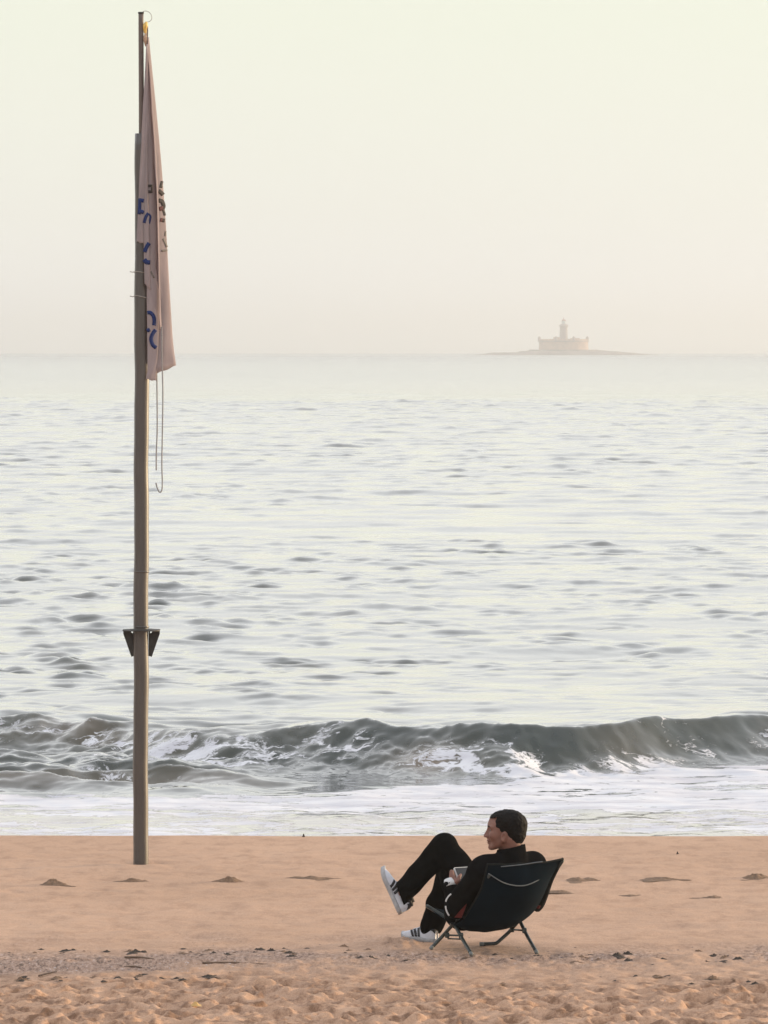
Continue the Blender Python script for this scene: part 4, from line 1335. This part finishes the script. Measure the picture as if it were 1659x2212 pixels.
# trousers
TS = SDF(lo, hi, 0.0068)
TS.capsule(vec(hip_l), vec(hip_r), .115, .115, .03)
TS.capsule(vec(hip_r), vec(kn_r), .094, .070, .04)
TS.capsule(vec(kn_r), vec(an_r) + (vec(an_r) - vec(kn_r)) * 0.16, .070, .067, .03)
TS.capsule(vec(hip_l), vec(kn_l), .094, .068, .04)
m_ = vec(kn_l) * 0.45 + vec(an_l) * 0.55
TS.capsule(vec(kn_l), m_, .066, .055, .03)
TS.capsule(m_, vec(an_l) + vec((0, 0, -.02)), .055, .055, .03)
for t_, r_ in ((0.62, .060), (0.80, .064), (0.93, .058)):
    c_ = vec(kn_l) * (1 - t_) + vec(an_l) * t_
    TS.capsule(c_ + vec((.006, 0, 0)), c_ + vec((-.006, 0, 0)), r_, r_, .022)
shin_r = vec(an_r) - vec(kn_r); shin_r /= np.linalg.norm(shin_r)
TS.wrinkle(0.007, 36, 8)
cutn = vec((-.94, 0, -.34))
TS.cut_plane(vec(P(862, 1927, 32.06)), cutn, vec(an_r) - 0.14, vec(an_r) + 0.14)
TS.cut_plane(vec(an_l) + vec((0, 0, -.028)), vec((.16, 0, -1)), vec(an_l) - 0.12, vec(an_l) + 0.12)
V, F = TS.mesh()
trousers = mesh_obj('trousers', V, F, m_trouser, person)
smooth_obj(trousers, 2, 0.4)
del TS

# ------------------------------------------------------------------ trainers
m_shoe = simple_mat('trainer_white', (0.56, 0.57, 0.62), 0.6, 0, 0.10, 35, (1, 1, 1), 0.1, 0.001)
m_sole = simple_mat('trainer_sole', (0.36, 0.36, 0.37), 0.75, 0, 0.2, 50)
m_stripe = simple_mat('trainer_stripe', (0.012, 0.013, 0.017), 0.6, 0, 0.2, 60)
def shoe(toe_dir, up_dir, heel, length=0.285):
    """heel: the point under the back of the heel; toe_dir, up_dir: unit vectors"""
    t = Vector(toe_dir).normalized(); u = Vector(up_dir); u = (u - t * u.dot(t)).normalized(); s = u.cross(t)   # s: to the foot's left
    W = lambda x, y, z: Vector(heel) + t * x + s * y + u * z
    xs_ = np.linspace(0, 1, 30)
    halfw = lambda x: np.interp(x, [0, .03, .10, .25, .45, .62, .75, .88, .96, 1.0], [.012, .024, .032, .034, .036, .044, .047, .040, .024, .006])
    ctr = lambda x: np.interp(x, [0, .4, .7, 1.0], [0, -.003, .002, .006])
    topz = lambda x: np.interp(x, [0, .04, .12, .24, .34, .44, .58, .72, .86, .95, 1.0], [.066, .090, .096, .092, .090, .084, .070, .058, .049, .038, .022])
    spring = lambda x: 0.018 * max(0, (x - .7) / .3) ** 2
    NSG = 22
    V, F = [], []
    def ring_pt(x, a, off=0.0):
        """a from 0 (left edge) over the top to pi (right edge)"""
        w = halfw(x) + off; b = .018 + spring(x); h_ = topz(x) - b + off
        ca, sa = math.cos(a), math.sin(a)
        ex = 0.62
        y = math.copysign(abs(ca) ** ex, ca) * w * (1 - 0.22 * max(0, sa) ** 2 * (x < .5))
        z = b + h_ * abs(sa) ** 0.80
        return W(x * length, ctr(x) + y, z)
    for x in xs_:
        for k in range(NSG + 1):
            V.append(ring_pt(x, math.pi * k / NSG))
    for i in range(len(xs_) - 1):
        for k in range(NSG):
            a = i * (NSG + 1) + k
            F.append((a, a + 1, a + NSG + 2, a + NSG + 1))
    F.append(tuple(range(NSG + 1))); F.append(tuple(range((len(xs_) - 1) * (NSG + 1), len(xs_) * (NSG + 1)))[::-1])
    up_ = mesh_obj('shoe', V, F, m_shoe, person)
    # sole
    V, F = [], []
    outl = []
    for x in xs_: outl.append((x, 1))
    for x in xs_[::-1]: outl.append((x, -1))
    for lv, (z0, off) in enumerate(((0.0, -.002), (.006, .003), (.020, .0035), (.026, .001))):
        for x, sd in outl:
            V.append(W(x * length + (.003 if x == 1 else (-.003 if x == 0 else 0)), ctr(x) + sd * (halfw(x) + off), z0 + spring(x)))
    n_ = len(outl)
    for lv in range(3):
        for k in range(n_):
            k2 = (k + 1) % n_
            F.append((lv * n_ + k, lv * n_ + k2, (lv + 1) * n_ + k2, (lv + 1) * n_ + k))
    half = n_ // 2
    for k in range(half - 1):
        F.append((k, n_ - 1 - k, n_ - 2 - k, k + 1))
        F.append((3 * n_ + k, 3 * n_ + k + 1, 3 * n_ + n_ - 2 - k, 3 * n_ + n_ - 1 - k))
    mesh_obj('sole', V, F, m_sole, up_)
    # three stripes on each flank
    for sd in (0, 1):
        for i in range(3):
            V, F = [], []
            xt, xb = .50 + .085 * i - .02, .40 + .075 * i
            for q_ in range(9):
                f_ = q_ / 8
                a = math.pi * (0.03 + 0.33 * f_)
                if sd: a = math.pi - a
                xc = xb + (xt - xb) * f_
                for dx in (-.027, -.009, .009, .027):
                    V.append(ring_pt(xc + dx, a, .0018))
            for q_ in range(8):
                for k in range(3):
                    b_ = q_ * 4 + k
                    F.append((b_, b_ + 1, b_ + 5, b_ + 4))
            o = mesh_obj('stripe', V, F, m_stripe, up_)
            o.modifiers.new('thick', 'SOLIDIFY').thickness = 0.001
    # heel tab and padded collar
    V, F = [], []
    for q_ in range(7):
        a = math.pi * (0.22 + 0.56 * q_ / 6)
        for x in (.004, .03, .06, .10):
            V.append(ring_pt(x, a, .0022))
    for q_ in range(6):
        for k in range(3):
            b_ = q_ * 4 + k
            F.append((b_, b_ + 4, b_ + 5, b_ + 1))
    o = mesh_obj('heel_tab', V, F, m_stripe, up_); o.modifiers.new('thick', 'SOLIDIFY').thickness = 0.001
    coll = [W(x * length, ctr(x) + yy, topz(x) + .001) for x, yy in ((.05, 0), (.09, .020), (.2, .026), (.32, .020), (.38, 0), (.32, -.020), (.2, -.026), (.09, -.020), (.05, 0))]
    tube('collar', catmull(coll, 4), .007, m_stripe, up_, 8)
    tube('sock', [W(.20 * length, 0, .06), W(.20 * length, 0, .095), W(.20 * length, 0, .115)], [.030, .031, .030], m_stripe, up_, 14)
    for i in range(4):
        x = .44 + .055 * i
        tube('lace', [ring_pt(x, math.pi * f_, .002) for f_ in np.linspace(.36, .64, 7)], .0026, m_shoe, up_, 6)
    return up_
# raised shoe: toe up, sole turned to the left
tl = Vector((-0.40, 0.24, 0.885)).normalized()
heel_l = P(860.5, 1975, 32.05)
ul = Vector((0.90, -0.05, 0.40))
shoe(tl, ul, heel_l)
heel_r = G(943, 2037.5, sand_z(0.30, 32.2) - 0.004)
shoe(Vector((-0.66, 0.75, 0.02)), Vector((0, 0, 1)), heel_r)

# ------------------------------------------------------------------ handheld device
m_screen = simple_mat('device_screen', (0.020, 0.020, 0.021), 0.18, 0, 0.1, 20, bumps=0)
m_bezel = simple_mat('device_white_case', (0.60, 0.60, 0.60), 0.45, 0, 0.08, 60)
tablet = empty('handheld_tablet', dev(DW / 2, DH / 2))
tag(tablet, 'small handheld tablet with a dark screen and white edge in the seated person\'s hands', 'tablet')
def slab(name, a0, a1, b0, b1, c0, c1, mat, parent, r=.008):
    out_ = []
    for (cx, cy, st) in ((a1 - r, b0 + r, -90), (a1 - r, b1 - r, 0), (a0 + r, b1 - r, 90), (a0 + r, b0 + r, 180)):
        for k in range(5):
            a = R(st + 90 * k / 4)
            out_.append((cx + r * math.cos(a), cy + r * math.sin(a)))
    V = [dev(x_, y_, c0) for x_, y_ in out_] + [dev(x_, y_, c1) for x_, y_ in out_]
    k = len(out_)
    F = [tuple(range(k))[::-1], tuple(range(k, 2 * k))] + [(i, (i + 1) % k, k + (i + 1) % k, k + i) for i in range(k)]
    return mesh_obj(name, V, F, mat, parent, False)
slab('case', 0, DW, 0, DH, -.008, .0, m_bezel, tablet)
slab('screen', .006, DW - .006, .0045, DH - .0045, .0005, .0015, m_screen, tablet, .004)
# ------------------------------------------------------------------ clods, scraps and shell grit on the sand
m_clod = simple_mat('damp_sand_clod', (0.20, 0.125, 0.078), 0.95, 0, 0.35, 45, (1, 1, 1), 0.6, 0.006)
m_weed = simple_mat('dried_seaweed', (0.060, 0.045, 0.034), 0.9, 0, 0.4, 60, (1, 1, 1), 0.5, 0.004)
m_stick = simple_mat('driftwood', (0.16, 0.105, 0.07), 0.85, 0, 0.3, 50, (1, 1, 1), 0.4, 0.003)
m_shell = simple_mat('shell_pale', (0.50, 0.42, 0.39), 0.7, 0, 0.25, 60)
m_shell_d = simple_mat('shell_dark', (0.12, 0.09, 0.085), 0.8, 0, 0.3, 60)
m_yel = simple_mat('yellow_pebble', (0.55, 0.34, 0.12), 0.7, 0, 0.2, 60)
m_bluebit = simple_mat('blue_plastic', (0.06, 0.18, 0.30), 0.4, 0, 0.1, 60)

def lump_geo(c, rx, ry, rz, seed, rough_=0.35, lobes=4):
    """an uneven heap: a flat dome pushed about by noise, made of several lobes"""
    r_ = np.random.default_rng(seed)
    NA, NRG = 40, 12
    lob = [(r_.uniform(-.6, .6), r_.uniform(-.5, .5), r_.uniform(.25, .6), r_.uniform(.3, 1.0)) for _ in range(lobes)]
    lob[0] = (r_.uniform(-.2, .2), 0, .45, 1.0)
    f = np.repeat(np.arange(NRG + 1) / NRG, NA); a = np.tile(2 * math.pi * np.arange(NA) / NA, NRG + 1)
    ed = 1 + 0.28 * np.sin(a * 3 + seed) + 0.16 * np.sin(a * 7 + seed * 2)
    u, v = f * ed * np.cos(a), f * ed * np.sin(a)
    h_ = np.max([l_[3] * np.exp(-((u - l_[0]) ** 2 + (v - l_[1]) ** 2) / l_[2] ** 2) for l_ in lob], 0)
    n_ = fbm(u * 4.0 + seed, v * 4.0, seed, 3)
    h_ = np.maximum(0.0, h_ * (1 - f ** 3) + rough_ * 0.6 * n_ * (1 - f ** 2))
    V = np.stack([c[0] + rx * u, c[1] + ry * v, c[2] - min(0.006, 0.12 * rz) + rz * h_ * 1.15], 1)
    F = []
    for i in range(NRG):
        for k in range(NA):
            k2 = (k + 1) % NA
            F.append((i * NA + k, (i + 1) * NA + k, (i + 1) * NA + k2, i * NA + k2))
    return V, F

CL = [  # picture position of the foot, width and height there, label
 (118, 1911, 64, 13, 'tall lumpy clod of dark damp sand with a smaller hump beside it', 3),
 (283, 1905, 88, 8, 'long low streak of dark sand clods in front of the flagpole foot', 4),
 (496, 1905, 76, 12, 'rounded heap of dark sand clods alone on the smooth sand', 5),
 (670, 1898, 88, 6, 'thin flat streak of dark sand ahead of the raised trainer', 6),
 (1250, 1902, 68, 7, 'low ragged clod of dark sand beside the camping chair back', 7),
 (1426, 1899, 80, 5, 'very flat narrow streak of dark sand behind the camping chair', 8),
 (1634, 1897, 62, 11, 'plump dark mound of damp sand far behind the camping chair', 9),
 (1208, 1927, 62, 4, 'thin dark ridge of sand touching the outline of the chair sleeve', 10),
 (1536, 1939, 58, 5, 'short dark sloping ridge of sand between flat streaks', 11),
 (1362, 1935, 62, 3, 'faint flat ridge of brown sand beside a sloping ridge', 12),
]
for px_, py_, w_, h_, lab, sd in CL:
    g = on_sand(px_, py_)
    sc_ = g.y / FPX
    V, F = lump_geo(g, w_ * sc_ * 0.62, 0.10 + 0.03 * math.sin(sd), h_ * sc_ * 0.9, sd, 0.45, 5)
    o = mesh_obj('sand_clod', V, F, m_clod, origin=g)
    tag(o, lab, 'sand clod', 'dark clods lying on the smooth sand')

# pebble at the top of the berm and other single finds
def pebble(name, px_, py_, w_, h_, mat, label, cat, sd):
    g = on_sand(px_, py_); sc_ = g.y / FPX
    V, F = lump_geo(g, w_ * sc_ * .5, w_ * sc_ * .5, h_ * sc_ * 1.2, sd, 0.3, 2)
    tag(mesh_obj(name, V, F, mat, origin=g), label, cat)
pebble('stone', 655, 1808, 11, 6, m_weed, 'small dark stone alone at the edge of the sand by the surf', 'stone', 21)
pebble('stone', 1464, 1845, 9, 5, m_weed, 'tiny dark stone on clean sand well behind the chair', 'stone', 22)
pebble('pebble', 421, 2171, 34, 6, m_yel, 'yellow rounded pebble in the trodden sand', 'pebble', 23)
pebble('plastic_scrap', 1436, 2168, 12, 6, m_bluebit, 'tiny blue plastic scrap in the trodden sand', 'scrap', 24)
def stick(px0, py0, px1, py1, r, label):
    a, b = on_sand(px0, py0), on_sand(px1, py1)
    a = a + Vector((0, 0, .008)); b = b + Vector((0, 0, .008))
    m1 = a.lerp(b, .45) + Vector((.01, .03, .002))
    tag(tube('stick', catmull([a, m1, b], 5), [r * (1 - .04 * i) for i in range(11)], m_stick, None, 8), label, 'stick')
stick(84, 2111, 122, 2102, .006, 'thin bare twig leaning up out of the dark wrack')
stick(270, 2071, 332, 2075, .007, 'straight brown stick lying flat on the pale grit')
stick(437, 2083, 575, 2086, .006, 'long thin brown stick lying on bare sand below the grit')
stick(268, 2092, 306, 2093, .006, 'short thick brown stick lying below the pale grit')

# scraps of dried weed strewn along two drift lines
wr_ = np.random.default_rng(21)
CLUS = [((20, 640), 2056, 5, (7, 22), 30, 'small dark scrap of dried seaweed along the edge of the shell grit'),
        ((560, 800), 2060, 8, (8, 26), 14, 'small dark scrap of seaweed on bare sand near the grounded trainer'),
        ((40, 480), 2114, 6, (8, 30), 26, 'dark scrap of dried seaweed on trodden sand around the leaning twig'),
        ((1240, 1600), 2070, 7, (8, 28), 26, 'dark scrap of seaweed in the drift line behind the camping chair'),
        ((1080, 1659), 2118, 9, (8, 30), 16, 'dark scrap of seaweed half sunk in trodden sand by the blue scrap'),
        ((820, 1200), 2066, 4, (6, 16), 12, 'tiny dark scrap of seaweed beside the camping chair legs')]
SP = []
for (x0, x1), ym, sd_, (w0, w1), n_, lab in CLUS:
    for px_ in wr_.uniform(x0, x1, n_): SP.append((px_, ym + wr_.normal(0, sd_), wr_.uniform(w0, w1), lab))
for i, (px_, py_, w_, lab) in enumerate(SP):
    g = on_sand(px_, py_); sc_ = g.y / FPX
    w_m = w_ * sc_ * .66
    V, F = lump_geo(g, w_m, w_m * wr_.uniform(.5, 1.1), w_m * wr_.uniform(.18, .38), 100 + i, 0.8, 5)
    o = mesh_obj('seaweed_scrap', V, F, m_weed if i % 3 else m_clod, origin=g)
    tag(o, lab, 'seaweed', lab.replace('scrap', 'scraps'))

# shell grit: thousands of flakes nobody could count
def flakes(name, n, fn, mats, label, smin, smax, seed):
    r_ = np.random.default_rng(seed)
    V, F, MI = [], [], []
    for i in range(n):
        x_, y_ = fn(r_)
        z_ = sand_z(x_, y_)
        s_ = r_.uniform(smin, smax) * (1.6 if r_.uniform() > .93 else 1)
        a = r_.uniform(0, 6.28); h_ = s_ * r_.uniform(.2, .5)
        ca, sa = math.cos(a), math.sin(a)
        b = len(V)
        pts = [(-1, -.6, 0), (1, -.5, 0), (.8, .7, 0), (-.7, .8, 0), (r_.uniform(-.4, .4), r_.uniform(-.3, .3), 1)]
        for u, v, w in pts:
            V.append((x_ + s_ * (u * ca - v * sa), y_ + s_ * (u * sa + v * ca), z_ - .002 + h_ * w))
        F += [(b, b + 1, b + 4), (b + 1, b + 2, b + 4), (b + 2, b + 3, b + 4), (b + 3, b, b + 4)]
        MI += [0 if r_.uniform() < .5 else 1] * 4
    o = mesh_obj(name, np.array(V), np.array(F), mats[0], smooth=False)
    o.data.materials.append(mats[1])
    o.data.polygons.foreach_set('material_index', np.array(MI, dtype=np.int32))
    tag(o, label, kind='stuff')
def band(r_):
    while True:
        x_ = r_.uniform(-3.2, 3.2)
        y_ = 31.35 + 0.02 * x_ + r_.normal(0, .42) + abs(r_.normal(0, .25))
        dens = 0.45 + 0.8 * float(fbm(np.array([x_ * 1.1]), np.array([y_ * 1.0]), 41, 2)[0])
        if r_.uniform() < dens: return x_, y_
def patch(r_):
    return -3.2 + 2.4 * r_.uniform() ** 1.2, 30.95 + r_.normal(0, .13)
def loose(r_):
    return r_.uniform(-3.2, 3.2), r_.uniform(28.2, 33.8)
flakes('shell_grit', 3800, band, (m_shell_d, m_clod), 'fine shell and pebble grit strewn along the drift line', .0030, .0085, 1)
flakes('shell_grit', 1900, patch, (m_shell, m_shell), 'pale band of crushed shell on the trodden sand edge', .003, .008, 2)
flakes('shell_grit', 900, loose, (m_shell_d, m_clod), 'loose dark grit scattered over the beach', .003, .008, 3)
# ------------------------------------------------------------------ haze over sea and shore
V, F = box_geo((0, 6800, 12), 19000, 17000, 100)
haze_mat = bpy.data.materials.new('haze')
haze_mat.use_nodes = True
HN, HL = haze_mat.node_tree.nodes, haze_mat.node_tree.links
HN.clear()
ho = HN.new('ShaderNodeOutputMaterial')
hv = HN.new('ShaderNodeVolumePrincipled')
hv.inputs['Color'].default_value = (0.99, 1.0, 1.0, 1)
hv.inputs['Density'].default_value = 0.00029
hv.inputs['Anisotropy'].default_value = 0.62
HL.new(hv.outputs[0], ho.inputs['Volume'])
haze = mesh_obj('haze', V, F, haze_mat, smooth=False)
tag(haze, 'thin pale sea haze lying over the water', 'haze', kind='stuff')
